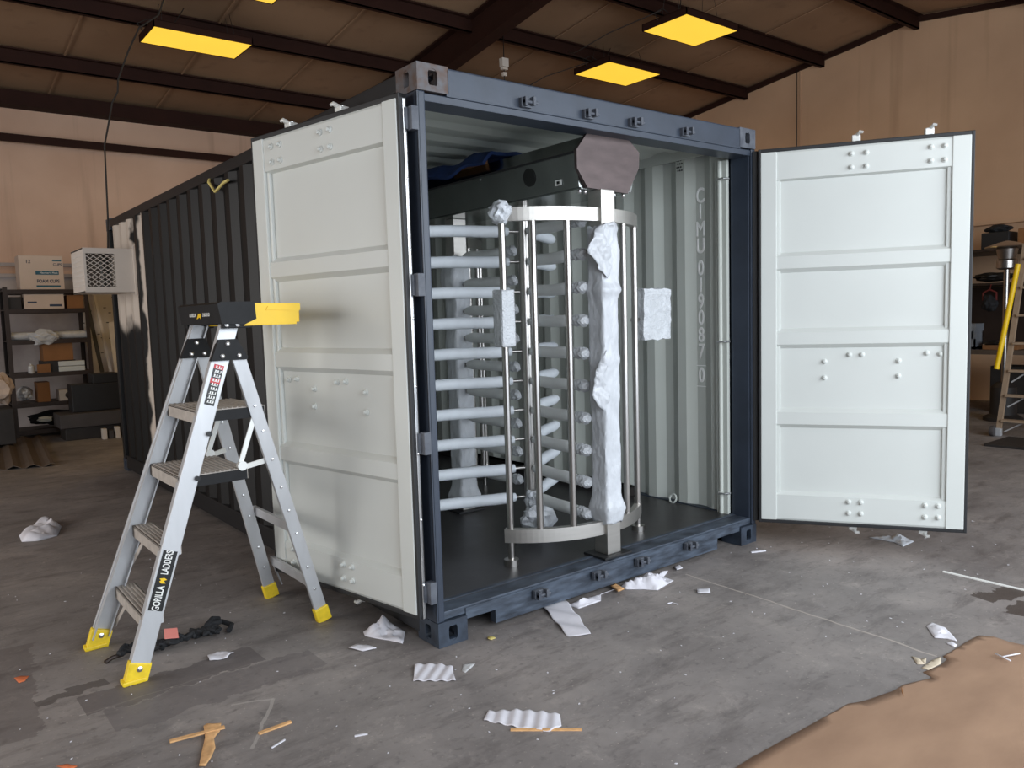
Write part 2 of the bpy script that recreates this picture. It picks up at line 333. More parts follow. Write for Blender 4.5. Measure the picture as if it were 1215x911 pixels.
# ================================================================== the hall
XL, XR, YB, YF, YR, ZE, ZR = -7.0, 11.0, 10.8, -4.8, 3.05, 4.94, 5.92
def floor_material():
    m = bpy.data.materials.new('stained concrete floor'); m.use_nodes = True; nt = m.node_tree; b = nt.nodes['Principled BSDF']
    tc = N(nt, 'ShaderNodeTexCoord'); P = tc.outputs['Object']
    sx = N(nt, 'ShaderNodeSeparateXYZ'); nt.links.new(P, sx.inputs[0]); X, Y = sx.outputs[0], sx.outputs[1]
    def noi(scale, detail=6, rough=.6, dist=0.0, st=None):
        n = N(nt, 'ShaderNodeTexNoise'); n.inputs['Scale'].default_value = scale; n.inputs['Detail'].default_value = detail
        n.inputs['Roughness'].default_value = rough; n.inputs['Distortion'].default_value = dist
        if st:
            mp = N(nt, 'ShaderNodeMapping'); mp.inputs['Scale'].default_value = st; mp.inputs['Rotation'].default_value = (0, 0, .7)
            nt.links.new(P, mp.inputs[0]); nt.links.new(mp.outputs[0], n.inputs[0])
        else: nt.links.new(P, n.inputs[0])
        return n.outputs[0]
    def ramp(v, stops):
        r = N(nt, 'ShaderNodeValToRGB'); e = r.color_ramp.elements
        while len(e) < len(stops): e.new(.5)
        for k, (p, c) in enumerate(stops): e[k].position = p; e[k].color = c
        nt.links.new(v, r.inputs[0]); return r.outputs[0]
    g = lambda v: (v, v, v, 1)
    c = ramp(noi(1.1, 9, .68, .25), [(.3, srgb(104, 98, 96)), (.5, srgb(130, 124, 121)), (.72, srgb(156, 148, 143))])
    c = mixc(nt, math_n(nt, 'MULTIPLY', ramp(noi(2.6, 9, .74, .35, (1, 3.2, 1)), [(.5, g(0)), (.66, g(1))]), .55), c, srgb(78, 72, 70))
    c = mixc(nt, math_n(nt, 'MULTIPLY', ramp(noi(5.5, 9, .78, .3), [(.56, g(0)), (.7, g(1))]), .35), c, srgb(190, 180, 172))
    c = mixc(nt, math_n(nt, 'MULTIPLY', ramp(noi(60, 3, .5), [(.66, g(0)), (.74, g(1))]), .5), c, srgb(196, 186, 176))
    c = mixc(nt, math_n(nt, 'MULTIPLY', ramp(noi(26, 4, .6), [(.3, g(1)), (.42, g(0))]), .35), c, srgb(62, 58, 58))
    wob = math_n(nt, 'MULTIPLY', math_n(nt, 'SUBTRACT', noi(4, 3), .5), .05)
    wob2 = math_n(nt, 'MULTIPLY', math_n(nt, 'SUBTRACT', noi(9, 4), .5), .16)
    def line(x0, y0, x1, y1, wd):
        L = math.hypot(x1-x0, y1-y0); ux, uy = (x1-x0)/L, (y1-y0)/L
        s = math_n(nt, 'MULTIPLY_ADD', X, ux, math_n(nt, 'MULTIPLY_ADD', Y, uy, -(x0*ux+y0*uy)))
        d = math_n(nt, 'MULTIPLY_ADD', X, -uy, math_n(nt, 'MULTIPLY_ADD', Y, ux, x0*uy-y0*ux))
        d = math_n(nt, 'ABSOLUTE', math_n(nt, 'ADD', d, wob if wd < .03 else wob2))
        inn = math_n(nt, 'MULTIPLY', math_n(nt, 'GREATER_THAN', s, 0), math_n(nt, 'LESS_THAN', s, L))
        return math_n(nt, 'MULTIPLY', inn, math_n(nt, 'LESS_THAN', d, wd/2))
    # pale saw-cut lines and scuffs, dark taped-off patches, the wet patch on the right
    for (a, col, k) in (((1.61, -.1, 1.55, -1.5, .012), srgb(178, 168, 158), .7), ((-1.38, .444, -.67, .441, .010), srgb(176, 168, 160), .6), ((-.9, .12, -.75, .06, .014), srgb(170, 164, 158), .6), ((-.75, .06, -.95, -.25, .014), srgb(170, 164, 158), .6),
                        ((-1.50, .66, -1.232, .70, .075), srgb(70, 64, 62), .7), ((-1.36, .51, -.64, .53, .19), srgb(86, 80, 80), .65), ((-1.50, 1.40, -1.60, .38, .16), srgb(90, 82, 80), .5),
                        ((-1.3, .30, -.45, .31, .22), srgb(96, 90, 90), .5), ((2.38, -1.36, 2.66, -1.43, .12), srgb(66, 56, 50), .85), ((2.28, -1.56, 2.50, -1.53, .10), srgb(66, 56, 50), .85)):
        c = mixc(nt, math_n(nt, 'MULTIPLY', line(*a), k), c, col)
    nt.links.new(c, b.inputs['Base Color'])
    r = N(nt, 'ShaderNodeMapRange'); r.inputs[3].default_value = .42; r.inputs[4].default_value = .7; nt.links.new(noi(3), r.inputs[0]); nt.links.new(r.outputs[0], b.inputs['Roughness'])
    bp = N(nt, 'ShaderNodeBump'); bp.inputs['Strength'].default_value = .12; bp.inputs['Distance'].default_value = .01
    nt.links.new(noi(35, 6, .7), bp.inputs['Height']); nt.links.new(bp.outputs[0], b.inputs['Normal'])
    return m
f = MB(); f.box(XL-.2, XR+.2, YF-2.5, YB+.2, -.2, 0); struct('floor', f, floor_material())

def wall_mat(name, a, bcol, streak):
    m = bpy.data.materials.new(name); m.use_nodes = True; nt = m.node_tree; b = nt.nodes['Principled BSDF']; b.inputs['Roughness'].default_value = .8
    tc = N(nt, 'ShaderNodeTexCoord')
    def noi(st, sc_, d=6):
        mp = N(nt, 'ShaderNodeMapping'); mp.inputs['Scale'].default_value = st; nt.links.new(tc.outputs['Object'], mp.inputs[0])
        n = N(nt, 'ShaderNodeTexNoise'); n.inputs['Scale'].default_value = sc_; n.inputs['Detail'].default_value = d; nt.links.new(mp.outputs[0], n.inputs[0]); return n.outputs[0]
    r = N(nt, 'ShaderNodeValToRGB'); r.color_ramp.elements[0].position = .35; r.color_ramp.elements[1].position = .65
    r.color_ramp.elements[0].color = a; r.color_ramp.elements[1].color = bcol; nt.links.new(noi((1, 1, 1), .8, 7), r.inputs[0])
    r2 = N(nt, 'ShaderNodeValToRGB'); r2.color_ramp.elements[0].position = .58; r2.color_ramp.elements[1].position = .72; nt.links.new(noi((2.2, 2.2, .12), 1.6, 5), r2.inputs[0])
    c = mixc(nt, math_n(nt, 'MULTIPLY', r2.outputs[0], .45), r.outputs[0], streak)
    nt.links.new(c, b.inputs['Base Color'])
    return m
M['wall_back'] = wall_mat('stained tan wall panel', srgb(206, 170, 146), srgb(222, 188, 164), srgb(150, 118, 96))
M['wall_gable'] = wall_mat('tan painted gable wall', srgb(200, 162, 130), srgb(214, 176, 142), srgb(170, 134, 106))
M['roof_liner'] = wall_mat('brown roof insulation liner', srgb(148, 117, 90), srgb(163, 131, 102), srgb(122, 95, 74))
M['plainwall'] = wall_mat('plain grey tan wall', srgb(150, 132, 118), srgb(166, 148, 134), srgb(130, 112, 100))
M['lowwall'] = mat('whitewashed lower wall', srgb(190, 180, 176), .8, var=.08, scale=2, c2=srgb(150, 140, 138))

f = MB(); f.box(XL-.2, XR+.2, YB, YB+.2, 0, ZE+.05); struct('wall_back', f, M['wall_back'])
f = MB(); f.prism([(YF, 0), (YB, 0), (YB, ZE), (YR, ZR), (YF, ZE)], XR, XR+.2, frame((0, 1, 0), (0, 0, 1), (1, 0, 0), (0, 0, 0))); struct('wall_right', f, M['wall_gable'])
# left gable with a roll-up doorway, front wall with the wide doorway behind the camera
f = MB(); T = frame((0, 1, 0), (0, 0, 1), (1, 0, 0), (0, 0, 0))
f.prism([(YF, 0), (.0, 0), (.0, 3.8), (5.2, 3.8), (5.2, 0), (YB, 0), (YB, ZE), (YR, ZR), (YF, ZE)], XL-.2, XL, T); struct('wall_left', f, M['plainwall'])
f = MB(); f.box(XL-.2, -2.6, YF-.2, YF, 0, ZE); f.box(6.6, XR+.2, YF-.2, YF, 0, ZE); f.box(-2.6, 6.6, YF-.2, YF, 4.3, ZE); struct('wall_front', f, M['plainwall'])
f = MB()
f.prism([(YB+.2, ZE-.02), (YR, ZR), (YF-.2, ZE-.02), (YF-.2, ZE+.15), (YR, ZR+.17), (YB+.2, ZE+.15)], XL-.2, XR+.2, T); struct('ceiling', f, M['roof_liner'])
slope = (ZR-ZE)/(YB-YR)
def zr(y): return ZE + slope*(YB-y) if y > YR else ZE + (ZR-ZE)*(y-YF)/(YR-YF)
k = 1
def beam(build, m=None):
    global k
    f = MB(); build(f); struct('trim_%d' % k, f, m or M['dark_beam']); k += 1
for y in (9.27, 7.58, 6.03, 4.5, 2.93, 1.2, -.4, -2.0, -3.6):          # Z purlins under the liner
    z = zr(y)
    def pur(f):
        f.box(XL, XR, y-.008, y+.008, z-.205, z-.01)
        f.box(XL, XR, y-.008, y+.065, z-.205, z-.19); f.box(XL, XR, y-.065, y+.008, z-.03, z-.012)
    beam(pur)
beam(lambda f: (f.box(XL, XR, 10.55, 10.8, ZE-.23, ZE-.02)))            # eave strut
beam(lambda f: (f.box(XL, XR, 10.62, 10.8, 4.235, 4.315), f.box(XL, XR, 10.60, 10.64, 4.20, 4.26)))  # wall girt
def rafter(x):                                                         # tapered I rafter of the frame
    def b(f):
        for s, (ya, yb) in ((1, (10.75, YR)), (-1, (YF+.05, YR))):
            T2 = frame((0, 1, 0), (0, 0, 1), (1, 0, 0), (x, 0, 0)); ym = yb; da, db = .52, .40
            f.prism([(ya, zr(ya)-.02), (ym, zr(ym)-.02), (ym, zr(ym)-db), (ya, zr(ya)-da)], -.006, .006, T2)
            f.prism([(ya, zr(ya)-da), (ym, zr(ym)-db), (ym, zr(ym)-db-.015), (ya, zr(ya)-da-.015)], -.10, .10, T2)
            f.prism([(ya, zr(ya)-.02), (ym, zr(ym)-.02), (ym, zr(ym)-.04), (ya, zr(ya)-.04)], -.10, .10, T2)
    return b
for x in (4.72, -1.6 - 1.6): beam(rafter(x))
beam(lambda f: [f.prism([(ya, zr(ya)-.02), (YR, ZR-.02), (YR, ZR-.10), (ya, zr(ya)-.10)], -.06, 0, frame((0, 1, 0), (0, 0, 1), (1, 0, 0), (XR, 0, 0))) for ya in (YB, YF)])  # rake angle
# roof liner seams
def seams(f):
    for x in (-1.2, .3, 1.8, 3.3, 6.2, 7.7, 9.2):
        f.prism([(10.7, zr(10.7)-.02), (YR, ZR-.02), (YR, ZR-.03), (10.7, zr(10.7)-.03)], -.012, .012, frame((0, 1, 0), (0, 0, 1), (1, 0, 0), (x, 0, 0)))
beam(seams, M['roof_liner'])
beam(lambda f: f.box(XL, 3.2, 10.74, 10.8, 0, 2.26), M['lowwall'])       # whitewashed lower wall and its ledge
beam(lambda f: (f.box(XL, 3.2, 10.68, 10.8, 2.26, 2.31), f.box(XL, 3.2, 10.72, 10.8, 2.42, 2.47)), M['lowwall'])
beam(lambda f: (f.box(10.9, 11, YF, 4, 2.60, 2.66)), M['wall_gable'])
beam(lambda f: f.box(10.985, 11, 4.93, 4.96, 0, 5.6), M['wall_gable'])   # sheet joint of the gable wall
beam(lambda f: f.box(10.985, 11, 7.2, 7.23, 0, 5.3), M['wall_gable'])

# ================================================================== the container
CW, CL, CH = 2.438, 6.058, 2.591
cont = thing('shipping_container', 'dark navy shipping container standing open with both doors swung out', 'shipping container', (1.219, 3.03, 0))
DECK = .16
# deck, rails
f = MB(); f.box(.05, 2.388, .12, 5.98, DECK-.03, DECK); obj('deck', f, M['floorply'], cont, 'dark plywood floor of the container')
for nm, x0, x1 in (('a', 0, .06), ('b', CW-.06, CW)):
    f = MB(); f.box(x0, x1, .16, 5.9, .03, .165, .006); obj('bottom_rail', f, M['navy_worn'] if x0 else M['black_side'], cont)
    f = MB(); xx = (0, .038) if not x0 else (CW-.036, CW); f.box(*xx, .17, 5.9, 2.50, 2.575, .006); o = obj('top_rail', f, M['navy'] if x0 else M['black_side'], cont)
    f = MB(); xx = (.0385, .062) if not x0 else (CW-.06, CW-.0365); f.box(*xx, .17, 5.9, 2.495, 2.57); obj('inner_lip', f, M['inwall'], o, 'pale inner lip of the top rail')
for i in range(18):
    f = MB(); f.box(.06, CW-.06, .45+.3*i, .49+.3*i, .03, DECK-.03); obj('cross_member', f, M['navy_worn'], cont)
# door sill with forklift notches, ledge behind it
f = MB(); f.prism([(.162, .095), (.335, .095), (.335, .028), (2.05, .028), (2.05, .095), (2.276, .095), (2.276, DECK-.012), (.162, DECK-.012)], -.04, .0, frame((1, 0, 0), (0, 0, 1), (0, -1, 0), (0, .012, 0)))
f.box(.03, 2.408, .018, .135, DECK-.04, DECK-.002, .004); f.box(.05, 2.388, .125, .15, DECK-.02, DECK+.003)
obj('door_sill', f, M['sill'], cont)
# header beam
f = MB(); f.box(.15, 2.288, 0, .10, 2.462, 2.585, .008); f.box(.04, 2.398, .01, .15, 2.432, 2.466, .004); f.box(.1, 2.338, .08, .2, 2.55, 2.585)
obj('door_header', f, M['navy'], cont)
kp = None
for zz in (2.494, .115):
    for x in (.593, 1.0, 1.334, 1.755):
        if kp is None:
            f = MB(); f.box(x-.035, x+.03, -.022, .004, zz-.022, zz+.022, .004); f.box(x-.03, x-.012, -.045, -.02, zz-.02, zz+.022, .003)
            f.box(x+.016, x+.032, -.05, -.02, zz-.014, zz+.026, .003); f.cyl((x-.03, -.034, zz), (x+.05, -.034, zz), .008)
            kp = obj('cam_keeper', f, M['casting'], cont); k0 = (x, zz)
        else: again(kp, (x-k0[0], .0, zz-k0[1]))
# corner castings
def casting(cx, cy, z0, sx, sy, m):
    """sx, sy: outward signs; 162 wide, 178 deep, 118 high"""
    a, b_, h = .162, .178, .118; t = .028
    x0, x1 = (cx, cx+a) if sx < 0 else (cx-a, cx); y0, y1 = (cy, cy+b_) if sy < 0 else (cy-b_, cy)
    f = MB(); zc = z0+h/2; xc = (x0+x1)/2; yc = (y0+y1)/2
    yo = cy; xo = cx
    f.holeplate(a-.002, h-.002, .048, .079, t, frame((-sy, 0, 0), (0, 0, 1), (0, sy, 0), (xc, yo, zc)))
    f.holeplate(b_-.004, h-.004, .048, .079, t, frame((0, sx, 0), (0, 0, 1), (sx, 0, 0), (xo-sx*.0005, yc, zc)))
    up = z0 > 1
    f.holeplate(a-.005, b_-.005, .064, .124, t, frame((1, 0, 0), (0, 1, 0) if up else (0, -1, 0), (0, 0, 1) if up else (0, 0, -1), (xc, yc, z0+h if up else z0)))
    e = .0012; f.box(x0+e, x1-e, y1-t if sy < 0 else y0+e, y1-e if sy < 0 else y0+t, z0+e, z0+h-e); f.box(x1-t if sx < 0 else x0+e, x1-e if sx < 0 else x0+t, y0+e, y1-e, z0+e, z0+h-e)
    f.box(x0+2*e, x1-2*e, y0+2*e, y1-2*e, z0+2*e if up else z0+h-t, z0+t if up else z0+h-2*e)
    return obj('corner_casting', f, m, cont, None)
for z0 in (0, CH-.118):
    for (cx, sx) in ((0, -1), (CW, 1)):
        for (cy, sy) in ((0, -1), (CL, 1)):
            o = casting(cx, cy, z0, sx, sy, M['rusty'] if (z0 > 1 and cx == 0 and cy == 0) else M['casting'] if cy == 0 and z0 > 1 else M['navy_worn'])
            if z0 > 1 and cx == 0 and cy == 0: o['label'] = 'rust scuffed corner casting'
# corner posts (door end: narrow J posts; rear: square)
for s, x0 in ((1, 0), (-1, CW)):
    f = MB(); a = lambda u: x0+s*u
    X_ = lambda u, v: (min(a(u), a(v)), max(a(u), a(v)))
    f.box(*X_(0, .012), .004, .165, .118, 2.473, .004); f.box(*X_(0, .040), .004, .020, .118, 2.473, .006); f.box(*X_(.036, .047), .02, .165, .118, 2.473, .003); f.box(*X_(.0, .047), .15, .165, .118, 2.473)
    obj('door_post', f, M['navy'], cont)
    f = MB(); f.box(*X_(0, .06), CL-.1, CL-.02, .118, 2.473, .006); obj('corner_post', f, M['navy'] if x0 else M['black_side'], cont)
# corrugated walls
def corrug(f, t0, t1, far, near, z0, z1, place, pitch=.278, start='near', pre=None, mi_out=0, mi_in=1, th=.0025):
    """trapezoid sheet; t along the wall; 'far' and 'near' the two depths; place(t,d,z)->point"""
    seg = [(.072, near), (.068, None), (.070, far), (.068, None)]
    pts = [(pre, near)] if pre is not None else []; t = t0; i = 0 if start == 'near' else 2
    while t < t1-1e-6:
        L, d = seg[i % 4]
        if d is not None: pts += [(t, d), (min(t+L, t1), d)]
        t += L; i += 1
    if pts[-1][0] < t1-1e-4: pts.append((t1, pts[-1][1]))
    b = bmesh.new()
    fr = [[b.verts.new(place(t, d+o_, z)) for t, d in pts] for z in (z0, z1) for o_ in (0, th)]
    lo_o, lo_i, hi_o, hi_i = fr
    for q in range(len(pts)-1):
        a = b.faces.new((lo_o[q], lo_o[q+1], hi_o[q+1], hi_o[q])); a.material_index = mi_out
        a = b.faces.new((lo_i[q+1], lo_i[q], hi_i[q], hi_i[q+1])); a.material_index = mi_in
        for A, B in ((lo_o, lo_i), (hi_i, hi_o)):
            a = b.faces.new((A[q+1], A[q], B[q], B[q+1])); a.material_index = mi_in
    vm = {}
    for v in b.verts: vm[v] = f.bm.verts.new(v.co)
    for fc in b.faces: g = f.bm.faces.new([vm[v] for v in fc.verts]); g.material_index = fc.material_index
    b.free()
def side_paint():
    m = mat('black side paint with bare primer patch', srgb(17, 16, 16), .5, var=.15, scale=4, spec=.3); nt = m.node_tree; b = nt.nodes['Principled BSDF']
    base = b.inputs['Base Color'].links[0].from_socket
    tc = N(nt, 'ShaderNodeTexCoord'); sp = N(nt, 'ShaderNodeSeparateXYZ'); nt.links.new(tc.outputs['Object'], sp.inputs[0])
    n = N(nt, 'ShaderNodeTexNoise'); n.inputs['Scale'].default_value = 3.2; n.inputs['Detail'].default_value = 3; nt.links.new(tc.outputs['Object'], n.inputs[0])
    d = math_n(nt, 'MULTIPLY', math_n(nt, 'SUBTRACT', n.outputs[0], .5), .55)
    y = math_n(nt, 'ADD', sp.outputs[1], d); z = math_n(nt, 'ADD', sp.outputs[2], d)
    def sm(v, a, c):
        r = N(nt, 'ShaderNodeMapRange'); r.interpolation_type = 'SMOOTHSTEP'; r.inputs[1].default_value = a; r.inputs[2].default_value = c; nt.links.new(v, r.inputs[0]); return r.outputs[0]
    # object origin of the sheet is the container's base point (1.219, 3.03, 0)
    p = math_n(nt, 'MULTIPLY', math_n(nt, 'MULTIPLY', sm(y, 5.00-3.03, 5.06-3.03), sm(sp.outputs[1], 5.86-3.03, 5.80-3.03)), sm(z, 1.44, 1.60))
    strip = math_n(nt, 'MULTIPLY', sm(sp.outputs[1], 4.655-3.03, 4.665-3.03), sm(math_n(nt, 'ADD', sp.outputs[1], math_n(nt, 'MULTIPLY', d, .35)), 4.87-3.03, 4.84-3.03))
    p = math_n(nt, 'MAXIMUM', p, strip)
    nt.links.new(mixc(nt, p, base, srgb(196, 184, 172)), b.inputs['Base Color'])
    return m
M['side'] = side_paint()
f = MB(); corrug(f, .16, 5.95, .038, .003, .15, 2.52, lambda t, d, z: (d, t, z)); obj('side_panel', f, [M['side'], M['inwall']], cont, 'black corrugated side with a bare primer patch at the far end', recalc=False)
f = MB(); corrug(f, .245, 5.95, -.003, -.038, .15, 2.52, lambda t, d, z: (CW+d, t, z), pre=.165, th=-.0025); obj('side_panel', f, [M['navy'], M['inwall']], cont, 'pale grey corrugated inner wall with the container number', recalc=False)
f = MB(); corrug(f, .05, 2.39, -.04, -.006, .15, 2.52, lambda t, d, z: (t, CL-.02+d, z), th=-.0025); obj('end_panel', f, [M['navy'], M['inwall']], cont, recalc=False)
f = MB(); corrug(f, .12, 5.98, -.022, -.002, .03, CW-.03, lambda t, d, z: (z, t, 2.575+d), pitch=.209, th=-.0025); obj('roof_panel', f, [M['navy'], M['inwall']], cont, recalc=False)
# smooth lashing pole at the door end of the right wall with its bars, ring on the deck
for x, s in ((CW-.072, 1), (.072, -1)):
    f = MB(); f.tube([(x, .215, DECK), (x, .215, 2.43)], .016); f.box(min(x, x+s*.03), max(x, x+s*.03), .165, .25, DECK, 2.43); obj('lashing_pole', f, M['inwall'], cont)
lb = None
for z in (2.315, 1.29, .30):
    if lb is None: f = MB(); f.tube([(2.366, .235, z), (2.33, .21, z), (2.335, .165, z), (2.38, .155, z)], .006, 8); lb = obj('lashing_bar', f, M['chrome'], cont)
    else: again(lb, (0, 0, z-2.315))
f = MB(); f.tube([(2.36+.028*math.sin(a)*.3, .62+.028*math.cos(a), DECK+.03+.028*math.sin(a)) for a in [2*PI*q/18 for q in range(19)]], .007, 8, caps=False); obj('lashing_ring', f, M['inwall'], cont)
# vent and the painted number: letters stand one below the other
f = MB()
for r in range(4):
    for c in range(3): f.cyl((2.399, .543+.016*c+.008*(r % 2), 2.43+.022*r), (2.396, .543+.016*c+.008*(r % 2), 2.43+.022*r), .006, 8)
obj('air_vent', f, M['rubber'], cont, 'cluster of small dark vent holes')
rows = [('C', 2.245), ('I', 2.14), ('M', 2.027), ('U', 1.916), ('0', 1.771), ('1', 1.656), ('9', 1.548), ('0', 1.441), ('8', 1.325), ('7', 1.215), ('0', 1.055)]
for ch, z in rows:
    text('container_number', ch, .138, M['number_white'], cont, frame((0, -1, 0), (0, 0, 1), (-1, 0, 0), (2.4312, .42, z)), .0008, sx=.72, bold=.0022)
f = MB()
for (y0, y1, z0, z1) in ((.374, .379, .985, 1.125), (.461, .466, .985, 1.125), (.374, .466, .980, .985), (.374, .466, 1.12, 1.125)): f.box(2.4305, 2.4322, y0, y1, z0, z1)
obj('number_frame', f, M['number_white'], cont)

# doors
def make_door(H, u, n, bolts, cams, right):
    U, Nn, Z = Vector((u[0], u[1], 0)), Vector((n[0], n[1], 0)), Vector((0, 0, 1))
    T = frame(U, Nn, Z, (H[0], H[1], 0)); L = 1.135
    z0, z1 = .163, 2.438
    d = MB(); d.box(0, L, -.05, -.038, z0, z1, 0, T)
    for i in range(5): d.box(.1, L-.1, -.06, -.05, .35+.42*i, .55+.42*i, .006, T)
    d_ = obj('door', d, M['navy'], cont, 'right door of the container, opened wide' if right else 'left door of the container, swung back along the side')
    p = MB(); sh = .092
    p.box(0, sh, -.04, 0, z0, z1, .004, T); p.box(L-.095, L, -.04, 0, z0, z1, .004, T)
    # recessed sheet with top rail, three ribs and bottom rail, extruded between the stiles
    prof = [(z0, -.012), (z0+.012, -.006), (.325, -.006), (.345, -.034)]
    for zc in (.81, 1.305, 1.77): prof += [(zc-.062, -.034), (zc-.037, -.006), (zc+.037, -.006), (zc+.062, -.034)]
    prof += [(2.262, -.034), (2.272, -.006), (z1-.012, -.006), (z1, -.012)]
    b = bmesh.new()
    A = [b.verts.new((sh-.004, y, z)) for z, y in prof]; B = [b.verts.new((L-.092, y, z)) for z, y in prof]
    for q in range(len(prof)-1): b.faces.new((A[q], B[q], B[q+1], A[q+1]))
    A2 = [b.verts.new((sh-.004, -.0385, z)) for z, y in prof]; B2 = [b.verts.new((L-.092, -.0385, z)) for z, y in prof]
    for q in range(len(prof)-1): b.faces.new((A2[q+1], B2[q+1], B2[q], A2[q]))
    p.add(b, T)
    # welded fillet strip along each stile
    p.box(sh-.002, sh+.022, -.036, -.018, .33, 2.27, .006, T); p.box(L-.118, L-.093, -.036, -.016, .33, 2.27, .006, T)
    obj('door_lining', p, M['offwhite'], d_, 'off white inner face with raised ribs')
    g = MB()
    for a in ((-.016, 0, z0-.02, z1+.022), (L, L+.018, z0-.02, z1+.022)): g.box(a[0], a[1], -.05, -.004, a[2], a[3], .004, T)
    g.box(-.016, L+.018, -.05, -.006, z1, z1+.022, .004, T); g.box(-.016, L+.018, -.05, -.006, z0-.022, z0, .004, T)
    if right: g.box(-.05, -.017, -.049, -.030, z0-.02, z1+.02, .004, T); g.box(-.075, -.048, -.062, -.044, z0-.02, z1+.02, .004, T)
    obj('gasket', g, M['rubber'], d_)
    if not right:
        g = MB(); g.box(-.021, -.015, -.040, -.024, z0-.02, z1+.0, .002, T); obj('seal_retainer', g, M['chrome'], d_, 'bright metal strip on the hinge edge')
        for q in range(7):
            g = MB(); g.lathe([(.006, 0), (.006, .004), (.002, .006)], (0, 0, 0), 8, 0, T @ frame((0, 1, 0), (0, 0, 1), (-1, 0, 0), (-.021, -.032, .3+.3*q)))
            obj('rivet', g, M['chrome'], d_)
    g = MB(); g.box(L-.11, L+.022, -.085, -.051, z1-.06, z1+.03, .004, T); g.box(L-.02, L+.026, -.10, -.051, z1-.13, z1+.0, .004, T); obj('corner_bracket', g, M['navy'], d_)
    bt = None
    for (uu, zz) in bolts:
        if bt is None:
            g = MB(); g.lathe([(.017, 0), (.016, .006), (.010, .009), (.009, .020), (.005, .022)], (0, 0, 0), 10, 0, T @ frame((1, 0, 0), (0, 0, -1), (0, 1, 0), (uu, -.006, zz)))
            bt = obj('bolt', g, M['offwhite'], d_); b0 = (uu, zz)
        else:
            back = -.028 if .345 < zz < 2.25 else 0
            again(bt, U*(uu-b0[0]) + Nn*back + Vector((0, 0, zz-b0[1])))
    for cu in cams:
        g = MB(); g.tube([T @ Vector((cu, -.088, .10)), T @ Vector((cu, -.088, 2.51))], .017)
        r_ = obj('locking_rod', g, M['chrome'], d_)
        for zz, sg in ((2.485, 1), (.13, -1)):
            g = MB(); g.box(cu-.024, cu+.024, -.112, -.06, zz-.022, zz+.022, .006, T)
            q0 = T @ Vector((cu, -.088, zz)); arm = [q0+Nn*a+Z*b*sg+U*c for a, b, c in ((0, 0, 0), (.02, .022, .008), (.035, .034, .02), (.038, .030, .036))]
            g.tube(arm, [.014, .013, .011, .008], 8)
            obj('locking_cam', g, M['zinc_white'], r_)
    # hinge blades from the post to the door edge
    for zz in (2.355, 1.645, .945, .262):
        g = MB(); P0 = Vector((-.012 if not right else CW+.012, .03, zz)); P1 = T @ Vector((-.012, -.046, zz))
        g.bar(P0, P1, .078, .022, side=(0, 1, .0), bev=.003)
        g.cyl(P1-Z*.045, P1+Z*.045, .017, 12); g.box(P0.x-.018, P0.x+.018, .004, .05, zz-.05, zz+.05, .003)
        obj('hinge', g, M['casting'] if not right else M['navy'], d_)
    return d_
topb = lambda a, b_, c, d: [(x, z) for x in (a, b_, c, d) for z in (2.388, 2.31)]
botb = lambda a, b_, c, d: [(x, z) for x in (a, b_, c, d) for z in (.298, .228)]
LB = topb(.475, .55, .89, .965)+botb(.465, .535, .89, .965)+[(.96, 1.2), (.89, 1.205), (.74, 1.16), (.745, 1.07), (.55, 1.2), (.48, 1.205), (.33, 1.16), (.33, 1.065)]
RB = topb(.51, .59, .93, 1.0)+botb(.51, .58, .93, 1.0)+[(.37, 1.16), (.37, 1.06), (.51, 1.2), (.58, 1.2), (.78, 1.16), (.78, 1.07), (.93, 1.205), (1.0, 1.2)]
make_door((-.078, .055), (-.182531, .983200), (-.983200, -.182531), LB, (.48, .90), False)
make_door((2.407, -.058), (.537657, -.843164), (-.843164, -.537657), RB, (.54, .93), True)

# ================================================================== the full height turnstile inside
CX, CY = 1.19, .76
ts = thing('turnstile', 'stainless full height turnstile standing in the container, foam sleeves on its arms', 'turnstile', (CX, CY, DECK))
f = MB()
sec = [(1.022, 2.335), (1.045, 2.158), (1.44, 2.158), (1.482, 2.335), (1.40, 2.425), (1.10, 2.425)]
f.prism(sec, -3.9, -.115, frame((1, 0, 0), (0, 0, 1), (0, -1, 0), (0, 0, 0)))
f.box(1.06, 1.42, .115, 3.9, 2.150, 2.16)
hd = obj('header', f, M['header_steel'], ts, 'dark reflective steel header box')
f = MB(); f.box(1.012, 1.026, .12, 3.9, 2.329, 2.341, .003); obj('seam_lip', f, M['rubber'], hd)
f = MB(); f.prism([(1.014, 2.345), (1.014, 2.250), (1.088, 2.155), (1.392, 2.145), (1.484, 2.29), (1.488, 2.375), (1.402, 2.437), (1.096, 2.44)], -.115, -.095, frame((1, 0, 0), (0, 0, 1), (0, -1, 0), (0, 0, 0)))
ep = obj('end_plate', f, M['plate_steel'], ts, 'octagonal grey brown end plate')
sn = Vector((-.177, 0, -.023)).normalized()
dv = Vector((1.045-1.022, 0, 2.158-2.335)).normalized()
f = MB(); c0 = Vector((1.030, .50, 2.262))+Vector((-1, 0, -.13)).normalized()*.001
nn = Vector((-1, 0, -.13)).normalized(); f.lathe([(.050, -.003), (.050, .0025)], (0, 0, 0), 28, 0, frame((0, -1, 0), -dv, nn, c0)); obj('cable_hole', f, M['label_black'], hd)
f = MB(); f.lathe([(.006, 0), (.006, .006), (.003, .008)], (0, 0, 0), 8, 0, frame((0, -1, 0), -dv, nn, (1.025, .95, 2.318))); obj('screw', f, M['chrome'], hd)
f = MB(); f.box(1.0335, 1.036, .24, .29, 2.185, 2.215); obj('sticker', f, M['white'], hd)
f = MB(); f.box(1.032, 1.0345, .255, .275, 2.192, 2.208); obj('sticker_mark', f, M['label_black'], hd)
bolt0 = None
